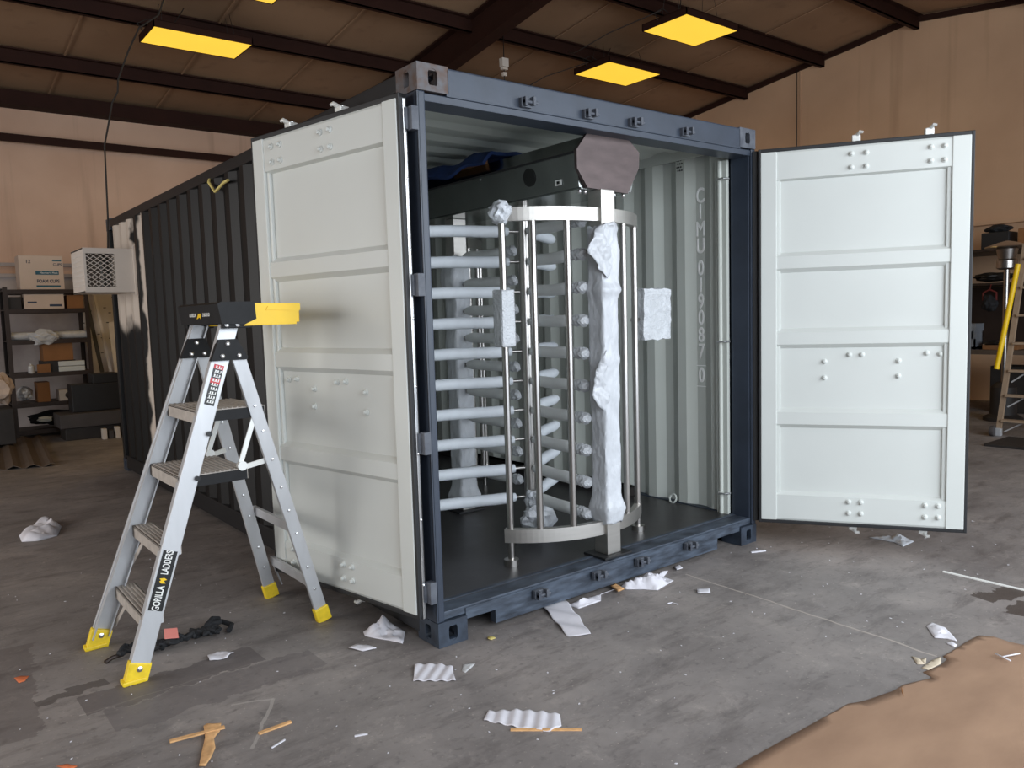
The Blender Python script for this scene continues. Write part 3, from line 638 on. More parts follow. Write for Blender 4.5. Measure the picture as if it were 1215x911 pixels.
for x in (1.07, 1.11, 1.33, 1.40):
    if bolt0 is None: f = MB(); f.cyl((x, .14, 2.128), (x, .14, 2.155), .010, 8); bolt0 = obj('bolt', f, M['chrome'], hd)
    else: again(bolt0, (x-1.07, 0, 0))
def post(y, wrapped, z1=2.15):
    f = MB(); f.box(1.155, 1.257, y-.05, y+.05, DECK+.012, z1, .004); o = obj('square_post', f, M['band_steel'], ts)
    f = MB(); f.box(1.10, 1.31, y-.085, y+.085, DECK, DECK+.012, .002); obj('foot_plate', f, M['rubber'], o)
    return o
p1 = post(.115, True); p2 = post(1.50, True); p3 = post(3.0, False)
def wrap(c, hw, z0, z1, seed, parent, flare, m):
    f = MB(); b = bmesh.new(); rings = []; nz = 110; nk = 48
    for i in range(nz):
        z = z0+(z1-z0)*i/(nz-1); ring = []
        for k in range(nk):
            a = 2*PI*(k+.5)/nk; cs, sn_ = math.cos(a), math.sin(a); q = (abs(cs)**9+abs(sn_)**9)**(1/9); r = hw/q
            p = Vector((cs*1.5+seed, sn_*1.5, z*5))
            r *= 1+flare(z, a)+.05*noise.noise(p)+.045*abs(noise.noise(p*2.3))+.035*noise.noise(p*5.1)
            ring.append(b.verts.new((c[0]+cs*r, c[1]+sn_*r, z+(.02*noise.noise(Vector((cs*2, sn_*2, seed))) if i in (0, nz-1) else 0))))
        rings.append(ring)
    for A, B in zip(rings, rings[1:]):
        for k in range(nk):
            q = b.faces.new((A[k], A[(k+1) % nk], B[(k+1) % nk], B[k])); q.smooth = True
    f.add(b); o = obj('protective_wrap', f, m, parent, 'crinkled white plastic wrap')
    sd = o.modifiers.new('thickness', 'SOLIDIFY'); sd.thickness = .003
    return o
g1 = lambda z, c, w: math.exp(-((z-c)/w)**2)
ang = lambda a, b, w: math.exp(-(((a-b+PI) % (2*PI)-PI)/w)**2)
pw = wrap((1.206, .115), .060, .34, 1.96, 3, p1, lambda z, a: .30*g1(z, .42, .05)+.55*g1(z, 1.08, .10)*ang(a, PI*1.02, .55)+.25*g1(z, 1.62, .03)+.10*g1(z, 1.25, .03)+.3*g1(z, 1.8, .10)*ang(a, -.2, .7), M['wrap'])
wrap((1.206, 1.50), .066, .20, 1.90, 9, p2, lambda z, a: .5*g1(z, 1.75, .10)*ang(a, PI, 1.2)+.35*g1(z, .26, .05)+.3*g1(z, 1.3, .1)*ang(a, PI, .8), M['wrap'])
def flap(cen, outline, depth, seed, parent):
    """loose sheet of wrap: a crumpled fan standing off the post, outline in (x, z), bulging toward the door"""
    b = bmesh.new(); vs_ = [b.verts.new((x, 0, z)) for x, z in outline]
    bmesh.ops.triangle_fill(b, edges=[b.edges.new((vs_[i], vs_[(i+1) % len(vs_)])) for i in range(len(vs_))], use_beauty=True)
    for _ in range(5):
        ed = [e for e in b.edges if e.calc_length() > .022]
        if not ed: break
        bmesh.ops.subdivide_edges(b, edges=ed, cuts=1); bmesh.ops.triangulate(b, faces=b.faces)
    for v in b.verts:
        p = v.co*14+Vector((seed, seed, 0)); x = v.co.x
        v.co += Vector((.012*noise.noise(p+Vector((4, 0, 0))), cen+depth*abs(x-1.15)+.022*noise.noise(p)+.012*noise.noise(p*2.5), .010*noise.noise(p+Vector((0, 7, 0)))))
    for fc in b.faces: fc.smooth = True
    f = MB(); f.add(b); o = obj('wrap_flap', f, M['wrap'], parent); sd = o.modifiers.new('thickness', 'SOLIDIFY'); sd.thickness = .003
flap(.045, [(1.16, 1.965), (1.24, 1.985), (1.285, 1.95), (1.29, 1.80), (1.25, 1.72), (1.16, 1.68), (1.10, 1.755), (1.055, 1.83), (1.07, 1.875), (1.11, 1.945)], .25, 3, pw)
flap(.055, [(1.16, 1.30), (1.17, .96), (1.10, 1.0), (1.075, 1.08), (1.10, 1.18)], .35, 8, pw)
# curved cage: rings, bars, feet
def arc(c, r, a0, a1, n=40): return [(c[0]+r*math.cos(a0+(a1-a0)*i/n), c[1]+r*math.sin(a0+(a1-a0)*i/n)) for i in range(n+1)]
def ring(c, r, a0, a1, z0, z1, w=.04):
    f = MB(); b = bmesh.new(); P, Q = arc(c, r+w/2, a0, a1), arc(c, r-w/2, a0, a1); n = len(P)
    V = [[b.verts.new((x, y, z)) for x, y in L] for L, z in ((P, z0), (P, z1), (Q, z1), (Q, z0))]
    for i in range(n-1):
        for j in range(4):
            fc = b.faces.new((V[j][i], V[j][i+1], V[(j+1) % 4][i+1], V[(j+1) % 4][i]))
    b.faces.new([V[j][0] for j in range(4)]); b.faces.new([V[j][-1] for j in range(4)][::-1])
    return f.add(b)
RC = .655
a_l, a_r = math.atan2(.345-CY, .675-CX), math.atan2(.325-CY, 1.70-CX)
for z0, z1 in ((.285, .358), (1.985, 2.055)): obj('cage_ring', ring((CX, CY), RC, a_l-.015, a_r+.015, z0, z1), M['band_steel'], ts, 'curved brushed steel band')
for a_ in (a_l+.03, math.atan2(.237-CY, .818-CX), math.atan2(.149-CY, .977-CX), math.atan2(.142-CY, 1.385-CX), math.atan2(.247-CY, 1.583-CX)):
    x, y = CX+RC*math.cos(a_), CY+RC*math.sin(a_)
    f = MB(); f.cyl((x, y, .356), (x, y, 1.987), .0185, 18); obj('cage_bar', f, M['steel'], ts)
for a_ in (a_l+.03, a_r-.03):
    x, y = CX+RC*math.cos(a_), CY+RC*math.sin(a_)
    f = MB(); f.cyl((x, y, DECK), (x, y, .287), .018, 16); o = obj('cage_foot', f, M['steel'], ts)
    f = MB(); f.lathe([(.040, 0), (.040, .032), (.020, .034)], (x, y, DECK), 20); obj('foot_disc', f, M['steel'], o)
xl, yl = CX+RC*math.cos(a_l+.03), CY+RC*math.sin(a_l+.03)
f = MB(); f.lump((xl-.005, yl, 2.03), (.062, .062, .06), 4, .35, 2.2); obj('corner_wrap', f, M['wrap'], ts, 'crumpled white wrap on the ring end')
f = MB(); f.box(xl-.045, xl+.045, yl-.045, yl+.045, 1.335, 1.635, .012)
for v in f.bm.verts: v.co += Vector((noise.noise(v.co*30), noise.noise(v.co*31+Vector((3, 0, 0))), noise.noise(v.co*29)))*.008
obj('bubble_wrap', f, M['bubble'], ts, 'upright bubble wrapped packet on the left end bar')
def crinkled_box(x0, x1, y0, y1, z0, z1, seed, amp=.01):
    b = bmesh.new(); bmesh.ops.create_cube(b, size=1); bmesh.ops.subdivide_edges(b, edges=b.edges, cuts=9, use_grid_fill=True)
    for v in b.verts:
        p = Vector(((x0+x1)/2+v.co.x*(x1-x0), (y0+y1)/2+v.co.y*(y1-y0), (z0+z1)/2+v.co.z*(z1-z0)))
        v.co = p+Vector((noise.noise(p*24+Vector((seed, 0, 0))), noise.noise(p*24+Vector((0, seed, 0))), noise.noise(p*24+Vector((0, 0, seed)))))*amp
    f = MB(); return f.add(b)
obj('bubble_wrap', crinkled_box(1.735, 1.98, .30, .40, 1.325, 1.635, 5), M['bubble'], ts, 'square bubble wrapped box on the right end of the cage')
f = MB(); f.tube([(1.66, .33, 1.45), (1.76, .35, 1.45)], .012); obj('bracket', f, M['steel'], ts)
# rotor with three wings of ten arms, comb arms toward the rear post
def rotor(cx, cy, z0):
    f = MB(); f.cyl((cx, cy, z0), (cx, cy, 2.155), .036, 22); f.lathe([(.05, 0), (.05, .03), (.037, .035)], (cx, cy, z0), 20)
    return obj('rotor_column', f, M['steel'], ts)
ZS = [.385+.179*i for i in range(10)]
def arm_mesh(c, ang_, s0, s1, e1, z, bulge=0.0):
    d = Vector((math.cos(ang_), math.sin(ang_), 0)); c = Vector((c[0], c[1], z))
    f = MB(); f.cyl(c+d*s0, c+d*e1, .010, 10)
    g = MB(); n = 9; pts, rs = [], []
    for i in range(n):
        t = i/(n-1); pts.append(c+d*(s1[0]+(s1[1]-s1[0])*t)+Vector((0, 0, .004*noise.noise(Vector((t*4, z*3, ang_))))))
        rs.append(.034*(.72 if i in (0, n-1) else 1.0)*(1+.05*noise.noise(Vector((z*5, t*3, ang_)))))
    g.tube(pts, rs, 14)
    return f, g
rc = rotor(CX, CY, .24)
def wing(cen, deg, z_list, s1, end, tip=None, m='foam', nm='rotor_arm', s0=.03):
    proto = None
    for z in z_list:
        if proto is None:
            f, g = arm_mesh(cen, math.radians(deg), s0, s1, end, z)
            proto = obj(nm, f, M['steel'], ts); obj('foam_sleeve', g, M[m], proto); z0 = z
            if tip:
                d = Vector((math.cos(math.radians(deg)), math.sin(math.radians(deg)), 0)); c = Vector((cen[0], cen[1], z))
                h = MB()
                for q, s in enumerate(tip): h.lump(c+d*s, (.034, .034, .034), q+3, .3, 2.5, 2)
                obj('bubble_tip', h, M['bubble'], proto)
        else: again(proto, (0, 0, z-z0))
wing((CX, CY), 160, ZS, (.10, .655), .675)
wing((CX, CY), 264, ZS, (.06, .50), .585, tip=(.50, .53, .565), m='foam_lightened')
wing((CX, CY), 32, ZS, (.10, .60), .62)
# comb from the rear post toward the rotor
wing((1.206, 1.50), 271, [z+.075 for z in ZS[:9]], (.10, .52), .60, tip=(.55, .59), m='foam_lightened', nm='comb_arm')
f = MB(); f.lump((CX-.03, CY-.10, .275), (.10, .085, .085), 2, .5, 1.7); f.lump((CX+.0, CY-.04, .36), (.06, .06, .07), 8, .4, 2); obj('rotor_wrap', f, M['wrap'], rc, 'crumpled plastic bag around the rotor foot')
# second rotor further back with the far cage
C2 = (1.19, 2.32)
rotor(C2[0], C2[1], .24); wing(C2, 168, ZS, (.10, .60), .62, m='foam_lightened', tip=(.60,)); wing(C2, 48, ZS, (.10, .60), .62, m='foam_lightened')
b0, b1 = math.radians(-68), math.radians(-20)
for z0, z1 in ((.285, .358), (1.985, 2.055)): obj('cage_ring', ring(C2, .655, b0, b1, z0, z1), M['steel'], ts)
for q in range(4):
    a_ = b0+.05+(b1-b0-.1)*q/3; x, y = C2[0]+.655*math.cos(a_), C2[1]+.655*math.sin(a_)
    f = MB(); f.cyl((x, y, .356), (x, y, 1.987), .0185, 14); obj('cage_bar', f, M['steel'], ts)
    if q in (0, 3): f = MB(); f.cyl((x, y, DECK), (x, y, .287), .018, 12); obj('cage_foot', f, M['steel'], ts)
f = MB(); f.box(2.27, 2.35, .95, 3.9, DECK+.001, DECK+.07, .004); f.box(2.27, 2.35, .95, 3.9, DECK+.062, DECK+.07); alone('steel_bar', f, M['dark'], 'long dark steel section lying on the deck along the right container wall', 'steel bar')
# blanket on the header
f = MB()
b = bmesh.new(); bmesh.ops.create_grid(b, x_segments=26, y_segments=18, size=.5)
for v in b.verts:
    x, y = v.co.x, v.co.y
    z = .028+.03*noise.noise(Vector((x*4, y*5, 2)))+.014*math.sin(y*11)
    if x < -.36: z -= (abs(x)-.36)*.5
    v.co = Vector((1.215+x*.40, 1.42+y*1.05, 2.432+z))
f.add(b); o = alone('moving_blanket', f, M['blue'], 'blue quilted blanket bundled on top of the turnstile header', 'blanket'); s_ = o.modifiers.new('thickness', 'SOLIDIFY'); s_.thickness = .02; s_.offset = 1
f = MB(); f.box(1.06, 1.12, 1.0, 1.35, 2.426, 2.452, .004); alone('cardboard_pad', f, M['cardbox'], 'folded brown cardboard under the blue blanket on the header', 'cardboard')

# ================================================================== the step ladder
lad = thing('step_ladder', 'aluminium platform step ladder with yellow tray, open beside the left container door', 'step ladder', (-.70, .86, 0))
YN, YFa = .60, 1.115
def frl(z, far=False): return -1.195+.372*z if far else -1.145+.335*z    # front rail centre x at height z
def rrl(z, far=False): return -.305-.24*z if far else -.238-.28*z        # rear rail centre x
for y, yy in ((YN, YN+.03), (YFa, YFa-.03)):
    fa = y == YFa
    f = MB(); f.bar((frl(.05, fa), y-.01 if y == YN else y+.01, .05), (frl(1.5, fa), yy, 1.5), .078, .022, (0, 1, 0), .003)
    s = 1 if y == YN else -1
    f.bar((frl(.05, fa)-.034, y+s*.02, .05), (frl(1.5, fa)-.034, yy+s*.02, 1.5), .006, .03, (0, 1, 0)); f.bar((frl(.05, fa)+.034, y+s*.02, .05), (frl(1.5, fa)+.034, yy+s*.02, 1.5), .006, .03, (0, 1, 0))
    o = obj('front_rail', f, M['alu'], lad)
    f = MB(); f.bar((frl(-.0, fa)+.002, y, .0), (frl(.085, fa), y, .085), .092, .045, (0, 1, 0), .008); f.box(frl(0, fa)-.05, frl(0, fa)+.045, y-.028, y+.028, 0, .02, .006); obj('yellow_foot', f, M['yellow_foot'], o)
    f = MB(); f.lathe([(.012, 0), (.012, .004), (.004, .007)], (0, 0, 0), 10, 0, frame((1, 0, 0), (0, 0, 1), (0, -1, 0), (frl(.06, fa), y-.0225, .06))); obj('rivet', f, M['chrome'], o)
    yr = y+.02 if y == YN else y-.02
    yb = .69 if y == YN else 1.205
    f = MB(); f.bar((rrl(.04, fa), yb, .04), (rrl(1.35, fa), yr, 1.35), .062, .022, (0, 1, 0), .003); o2 = obj('rear_rail', f, M['alu'], lad)
    f = MB(); f.bar((rrl(0, fa), yb, 0), (rrl(.075, fa), yb, .075), .074, .042, (0, 1, 0), .007); obj('yellow_foot', f, M['yellow_foot'], o2)
    for z in (1.12, 1.0, .86, .72, .60, .48, .30, .18):
        f = MB(); yq = yb+(yr-yb)*z/1.3
        f.lathe([(.007, 0), (.006, .004), (.002, .005)], (0, 0, 0), 8, 0, frame((1, 0, 0), (0, 0, 1), (0, -1, 0), (rrl(z, fa), yq-.011, z)))
        obj('rivet', f, M['chrome'], o2)
    # black knuckle bracket
    ys = yy-.018
    zt, zb = 1.432, 1.338
    f = MB(); f.prism([(frl(zt, fa)-.040, zt), (frl(zt, fa)+.042, zt), (rrl(zb, fa)+.034, zb+.012), (rrl(zb, fa)+.030, zb), (frl(zb, fa)-.046, zb)], -.016, .016, frame((1, 0, 0), (0, 0, 1), (0, -1, 0), (0, ys, 0)))
    o3 = obj('hinge_bracket', f, M['plastic_black'], lad, 'black hinge bracket')
    for (x, z) in ((frl(1.41, fa)+.005, 1.412), (frl(1.36, fa)-.004, 1.358), (rrl(1.36, fa)-.0, 1.358)):
        f = MB(); f.lathe([(.011, 0), (.010, .005), (.004, .008)], (0, 0, 0), 10, 0, frame((1, 0, 0), (0, 0, 1), (0, -1, 0), (x, ys-.016, z))); obj('rivet', f, M['chrome'], o3)
    f = MB()
    for z in (.84+.05, 1.12+.03-.07):
        f.cyl((frl(z, fa)+.012, (y-.0125 if y == YN else y+.005), z-.06), (frl(z, fa)+.012, (y+.0 if y == YN else y+.012), z-.06), .011, 12)
    obj('rail_hole', f, M['label_black'], o)
# treads
def tread(z, x0, x1, deep=False):
    k_ = .04*(z-.05)/1.45; ya = YN-.01+k_+.016; yb = YFa+.01-k_-.016
    f = MB(); f.box(x0, x1, ya, yb, z-.008, z, .002); f.box(x0, x0+.006, ya, yb, z-.055, z); f.box(x1-.006, x1, ya, yb, z-.05, z)
    for q in range(5 if not deep else 14): xx = x0+.012+(x1-x0-.024)*q/(4 if not deep else 13); f.box(xx-.003, xx+.003, ya+.01, yb-.01, z, z+.003)
    o = obj('tread', f, M['alu_dirty'], lad)
    for yy in (ya, yb): f = MB(); f.box(x0+.004, x1-.004, yy-.004, yy+.004, z-.052, z-.004); obj('tread_end', f, M['plastic_black'] if deep else M['alu'], o)
tread(1.12, frl(1.12)-.045, -.500, deep=True); tread(.84, frl(.84)-.045, -.600, deep=True)
tread(.555, frl(.555)-.045, frl(.555)+.045); tread(.275, frl(.275)-.045, frl(.275)+.045)
for z in (.555, .275):                                                # tread braces
    for y, s in ((YN+.015, 1), (YFa-.015, -1)):
        f = MB(); f.bar((frl(z)-.02, y+s*.12, z-.05), (frl(z-.17), y+s*.005, z-.18), .022, .004, (1, 0, 0)); obj('tread_brace', f, M['alu_dirty'], lad)
# spreaders and rear cross rungs
for y, ye in ((YN+.03, .66), (YFa-.03, 1.16)):
    f = MB(); f.bar((-.61, y, .845), (rrl(.86), ye, .86), .024, .008, (0, 1, 0)); f.bar((-.635, y, .85), (-.545, y, 1.10), .022, .008, (0, 1, 0)); f.cyl((-.625, y-.012, .852), (-.625, y+.012, .852), .022, 12)
    obj('spreader', f, M['zinc_white'], lad)
for z in (.50, .205):
    f = MB(); f.bar((rrl(z), .695, z), (rrl(z), 1.20, z), .045, .02, (1, 0, 0), .002); obj('rear_rung', f, M['alu'], lad)
f = MB(); f.bar((rrl(.205)+.0, 1.20, .20), (rrl(.05), 1.195, .06), .02, .006, (1, 0, 0)); f.bar((rrl(.205), .70, .20), (rrl(.05), .70, .06), .02, .006, (1, 0, 0)); obj('rung_brace', f, M['alu'], lad)
# top cap and yellow tray
f = MB()
Tc = frame((1, 0, 0), (0, 0, 1), (0, -1, 0), (0, 0, 0))
f.prism([(-.700, 1.500), (-.715, 1.588), (-.70, 1.597), (-.55, 1.597), (-.545, 1.52), (-.60, 1.495)], -1.155, -.555, Tc)
f.box(-.69, -.56, .57, .60, 1.48, 1.52, .004); f.box(-.69, -.56, 1.10, 1.13, 1.48, 1.52, .004)
cap = obj('top_cap', f, M['plastic_black'], lad, 'black moulded top cap')
for (y, xs) in ((.5535, (-.695, -.648)), (1.1565, (-.695, -.648))):
    for x in xs: f = MB(); f.lathe([(.010, 0), (.009, .004), (.003, .006)], (0, 0, 0), 10, 0, frame((1, 0, 0), (0, 0, 1), (0, -1, 0), (x+.02, .568 if y < 1 else 1.13, 1.495))); obj('rivet', f, M['chrome'], cap)
f = MB()
f.prism([(-.55, 1.590), (-.335, 1.585), (-.335, 1.555), (-.345, 1.552), (-.362, 1.492), (-.60, 1.496), (-.55, 1.525)], -.580, -.557, Tc)
f.prism([(-.55, 1.590), (-.335, 1.585), (-.335, 1.555), (-.345, 1.552), (-.362, 1.492), (-.60, 1.496), (-.55, 1.525)], -1.153, -1.130, Tc)
f.box(-.60, -.355, .56, 1.15, 1.490, 1.502); f.box(-.365, -.340, .56, 1.15, 1.500, 1.587, .003)
f.box(-.55, -.35, .56, 1.15, 1.560, 1.568)
f.prism([(-.50, 1.558), (-.38, 1.555), (-.37, 1.572), (-.49, 1.575)], -.56, -.553, Tc)
obj('yellow_tray', f, M['yellow'], lad, 'yellow tool tray')
text('cap_lettering', 'GORILLA', .030, M['white'], cap, frame((0, -1, 0), (.165, 0, .986), (-1, 0, .165), (-.7095, .935, 1.545)), sx=.8)
text('cap_lettering', 'LADDERS', .030, M['white'], cap, frame((0, -1, 0), (.165, 0, .986), (-1, 0, .165), (-.7095, .735, 1.545)), sx=.8)
f = MB(); f.prism([(-.03, -.02), (-.012, .018), (0, .004), (.012, .022), (.03, -.02), (.008, -.012)], 0, .001, frame((0, -1, 0), (.165, 0, .986), (-1, 0, .165), (-.7085, .835, 1.545))); obj('yellow_emblem', f, M['yellow'], cap)
# rail labels
rd = Vector((.335, .0276, 1)).normalized(); rn = Vector((0, -1, .0276)).normalized(); rx = -rn.cross(rd).normalized(); rn = rd.cross(-rx)
def rail_T(z, off=.0115):
    y = YN-.01+(.04)*(z-.05)/1.45; return frame(rd, -rx, rn, (frl(z), y-off, z))
f = MB(); f.box(-.128, .128, -.030, .030, -.0006, .0004, 0, rail_T(.412)); lb_ = obj('rail_label', f, M['label_black'], lad, 'long black label on the near front rail')
text('label_lettering', 'GORILLA', .042, M['white'], lb_, rail_T(.412) @ Matrix.Translation((-.075, 0, .0005)), .0003, sx=.62, bold=.0009)
text('label_lettering', 'LADDERS', .042, M['white'], lb_, rail_T(.412) @ Matrix.Translation((.078, 0, .0005)), .0003, sx=.58, bold=.0009)
f = MB(); f.prism([(-.010, -.014), (-.012, .004), (-.004, .014), (.002, .008), (.008, .016), (.012, -.004), (.006, -.016), (0, -.004)], .0004, .0009, rail_T(.412)); obj('yellow_emblem', f, M['yellow'], lb_)
f = MB(); f.box(-.092, .092, -.022, .022, -.0006, .0004, 0, rail_T(1.232)); lb2 = obj('rail_label', f, M['label_black'], lad, 'black and red label high on the near front rail')
f = MB(); f.box(.006, .030, -.022, .022, .0004, .0008, 0, rail_T(1.232)); f.box(.072, .092, -.022, .022, .0004, .0008, 0, rail_T(1.232)); obj('label_red_block', f, M['label_red'], lb2)
f = MB(); random.seed(3)
for q in range(9):
    x = -.082+q*.0195
    for s in range(3): f.box(x, x+.013, -.016+.011*s, -.016+.011*s+.004+.003*random.random(), .0008, .0011, 0, rail_T(1.232))
    f.box(x, x+.003, -.016, .014, .0008, .0011, 0, rail_T(1.232))
obj('label_print', f, M['white'], lb2)
f = MB()
for q, y in enumerate((YN+.018,)): f.box(frl(1.42)-.03, frl(1.42)+.03, y-.002, y, 1.38, 1.46)
f.bm.free()

# ================================================================== lamps and wires under the roof
def ceiling_lamp(c, sx, sy, label, tilt, grp):
    t = thing('ceiling_light', label, 'ceiling light', c, grp); x, y, z = c
    f = MB(); f.box(x-sx/2, x+sx/2, y-sy/2, y+sy/2, z+.075, z+.085)
    for a in ((x-sx/2, x-sx/2+.012, y-sy/2, y+sy/2), (x+sx/2-.012, x+sx/2, y-sy/2, y+sy/2), (x-sx/2, x+sx/2, y-sy/2, y-sy/2+.012), (x-sx/2, x+sx/2, y+sy/2-.012, y+sy/2)): f.box(*a, z-.004, z+.08)
    obj('housing', f, M['dark_beam'], t, 'dark metal housing')
    f = MB(); f.box(x-sx/2+.012, x+sx/2-.012, y-sy/2+.012, y+sy/2-.012, z, z+.006); obj('diffuser', f, M['lamp'], t, 'glowing yellow diffuser')
    f = MB()
    for dx in (-.38, .38):
        for dy in (-.2, .2): f.tube([(x+dx*sx, y+dy*sy, z+.08), (x+dx*sx*.9, y+dy*sy*.5, zr(y)-.03)], .003, 6)
    obj('hanger_wire', f, M['cable'], t)
    f = MB(); f.tube([(x-sx*.5, y+.1, z+.06), (x-sx*.56, y+.1, z+.14), (x-sx*.46, y+.05, z+.20), (x-sx*.3, y, z+.10), (x-sx*.2, y, z+.22), (x-sx*.1, y+.04, zr(y)-.03)], .006, 6); obj('lamp_cord', f, M['cable'], t)
    l = bpy.data.lights.new('lamp_glow', 'AREA'); l.shape = 'RECTANGLE'; l.size = sx-.06; l.size_y = sy-.06; l.energy = 14; l.color = (1, .68, .28)
    o = bpy.data.objects.new('lamp_glow', l); COL.objects.link(o); o.parent = t; o.location = (0, 0, -.02)
    return t
G_ = 'ceiling lights'
ceiling_lamp((1.43, 7.30, 4.95), 1.17, .66, 'long yellow ceiling light above the left end of the container', 0, None)
ceiling_lamp((6.78, 3.96, 5.16), 1.07, .74, 'yellow ceiling light nearest the top right corner of the photo', 0, None)
ceiling_lamp((7.35, 5.83, 5.16), 1.15, .76, 'yellow ceiling light just above the middle of the container door header', 0, None)
ceiling_lamp((1.30, 5.66, 5.10), 1.17, .66, 'yellow ceiling light cut by the top edge of the photo', 0, None)
f = MB(); f.tube([(.75, 5.5, 5.55), (.564, 5.5, 4.72), (.498, 5.5, 4.549), (.31, 5.5, 4.392), (.20, 5.5, 4.16), (.149, 5.5, 4.03), (.086, 5.5, 3.862), (.075, 5.5, 3.75), (.019, 5.5, 3.639), (-.03, 5.5, 3.42), (-.075, 5.5, 3.233), (-.084, 5.5, 2.892), (-.093, 5.5, 2.548), (-.114, 5.5, 2.236)], .0085, 8)
alone('power_cable', f, M['cable'], 'brown power cable dropping from the roof to the wall air conditioner', 'cable')
f = MB(); f.tube([(6.2, 3.96, 5.3), (5.9, 4.6, 5.15), (5.85, 5.2, 5.05), (6.2, 5.7, 5.25), (6.78, 5.83, 5.26)], .007, 6); alone('lamp_cable', f, M['cable'], 'dark cable sagging between the two right ceiling lights', 'cable')
f = MB(); f.tube([(6.78, 5.9, 5.26), (6.1, 6.1, 5.0), (5.7, 6.3, 4.75), (5.3, 6.0, 4.72)], .007, 6); alone('lamp_lead', f, M['cable'], 'dark lead running left from the light above the door header', 'cable')
o = thing('hanging_pull_box', 'small grey box hanging on a cord under the roof above the container', 'box', (5.235, 6.0, 4.86))
f = MB(); f.tube([(5.235, 6, 5.50), (5.235, 6, 4.62)], .007, 6); obj('cord', f, M['cable'], o)
f = MB(); f.box(5.18, 5.29, 5.96, 6.04, 4.96, 5.08, .006); obj('box_body', f, M['acwhite'], o)
f = MB(); f.box(5.19, 5.28, 5.97, 6.03, 4.925, 4.955, .004); f.box(5.205, 5.265, 5.975, 6.025, 4.84, 4.89, .004); obj('plug', f, M['acwhite'], o)
f = MB(); f.tube([(8.6, 3.6, zr(3.6)), (8.6, 3.6, 3.0)], .004, 6); f.bm.free()
f = MB(); f.tube([(10.90, 4.95, 5.6), (10.9, 4.95, 3.3)], .008, 6); alone('pull_cord', f, M['cable'], 'thin cord hanging straight down in front of the tan gable wall', 'cord')
f = MB(); f.tube([(-.006, 2.735, 2.50), (-.022, 2.70, 2.475), (-.025, 2.575, 2.395), (-.025, 2.555, 2.395), (-.022, 2.40, 2.43), (-.02, 2.32, 2.435)], .010, 8); alone('bent_hose', f, M['yellowish'], 'pale yellow hose bent in a V on the black container side', 'hose')

# ================================================================== wall air conditioner on the container side
ac = thing('air_conditioner', 'beige boxed air conditioner mounted high on the far end of the container side', 'air conditioner', (-.22, 5.33, 1.82))
x0, x1, y0, y1, z0, z1 = -.415, .005, 5.05, 5.62, 1.815, 2.215
f = MB(); f.box(x0+.002, x1-.002, y1-.01, y1, z0+.002, z1-.002); f.box(x0, x1, y0+.003, y1, z1-.012, z1); f.box(x0, x1, y0+.003, y1, z0, z0+.012); f.box(x1-.160, x1, y0, y0+.01, z0+.001, z1-.001); f.box(x0+.001, x0+.022, y0, y0+.01, z0+.001, z1-.001)
f.box(x0+.022, x1-.160, y0, y0+.01, z1-.05, z1-.001); f.box(x0+.022, x1-.160, y0, y0+.01, z0+.001, z0+.05); f.box(x0, x0+.008, y0+.004, y1-.002, z0+.001, z1-.001)
f.box(x1-.165, x1-.161, y0+.011, y1-.011, z0+.013, z1-.013)
obj('cabinet', f, M['acwhite'], ac)
f = MB(); gx0, gx1 = x0+.022, x1-.160
for i in range(-8, 9):
    for s in (1, -1):
        # slanted strands of expanded mesh clipped to the opening
        pts = []
        for q in range(25):
            xx = gx0+(gx1-gx0)*q/24; zz = (z0+z1)/2+i*.042+s*.75*(xx-(gx0+gx1)/2)
            if z0+.05 < zz < z1-.05: pts.append((xx, y0+.006, zz))
        if len(pts) > 1: f.tube(pts, .0035, 5)
obj('mesh_grille', f, M['acwhite'], ac, 'expanded metal mesh panel')
f = MB(); f.box(x0+.03, x1-.26, y0+.12, y1-.02, z0+.03, z1-.04); obj('coil', f, M['greysheet'], ac)
f = MB()
for q in range(7): f.box(x0-.003, x0, y0+.05, y1-.05, z0+.06+.045*q, z0+.075+.045*q)
obj('side_slot', f, M['peg'], ac)
f = MB(); f.box(.0, .03, 5.03, 5.07, 1.79, 2.24); obj('flange', f, M['acwhite'], ac)

# ================================================================== storage rack at the back wall
rk = thing('storage_rack', 'dark steel storage rack full of boxes against the back wall', 'rack', (-.06, 9.9, 0))
X0, X1, Y0, Y1 = -.585, .43, 9.63, 10.15
for (x, y) in ((X0, Y0), (X1, Y0), (X0, Y1), (X1, Y1)):
    f = MB(); sx_ = 1 if x == X0 else -1; sy_ = 1 if y == Y0 else -1
    f.box(min(x, x+sx_*.05), max(x, x+sx_*.05), y-.002, y+.002, 0, 2.07); f.box(x-.002, x+.002, min(y, y+sy_*.05), max(y, y+sy_*.05), 0, 2.07)
    o = obj('upright', f, M['shelf'], rk)
SH = [2.03, 1.765, 1.34, .885, .475, .10]
for z in SH:
    f = MB(); f.box(X0, X1, Y0+.01, Y1-.01, z-.012, z); f.box(X0, X1, Y0-.006, Y0+.004, z-.055, z+.004); f.box(X0, X1, Y1-.004, Y1+.006, z-.055, z+.004); obj('shelf_board', f, M['shelf'], rk)
def carton(name, x0, x1, y0, y1, z0, z1, m, label, cat='box', group=None, flap=True):
    t = thing(name, label, cat, ((x0+x1)/2, (y0+y1)/2, z0), group)
    f = MB(); f.box(x0, x1, y0, y1, z0, z1, .004); obj('carton_body', f, m, t)
    if flap:
        f = MB(); xm = (x0+x1)/2; f.box(x0, x1, y0, (y0+y1)/2-.003, z1, z1+.005); f.box(x0, x1, (y0+y1)/2+.003, y1, z1, z1+.005); obj('carton_flap', f, m, t)
    return t
FT = lambda x, y, z: frame((1, 0, 0), (0, 0, 1), (0, -1, 0), (x, y, z))
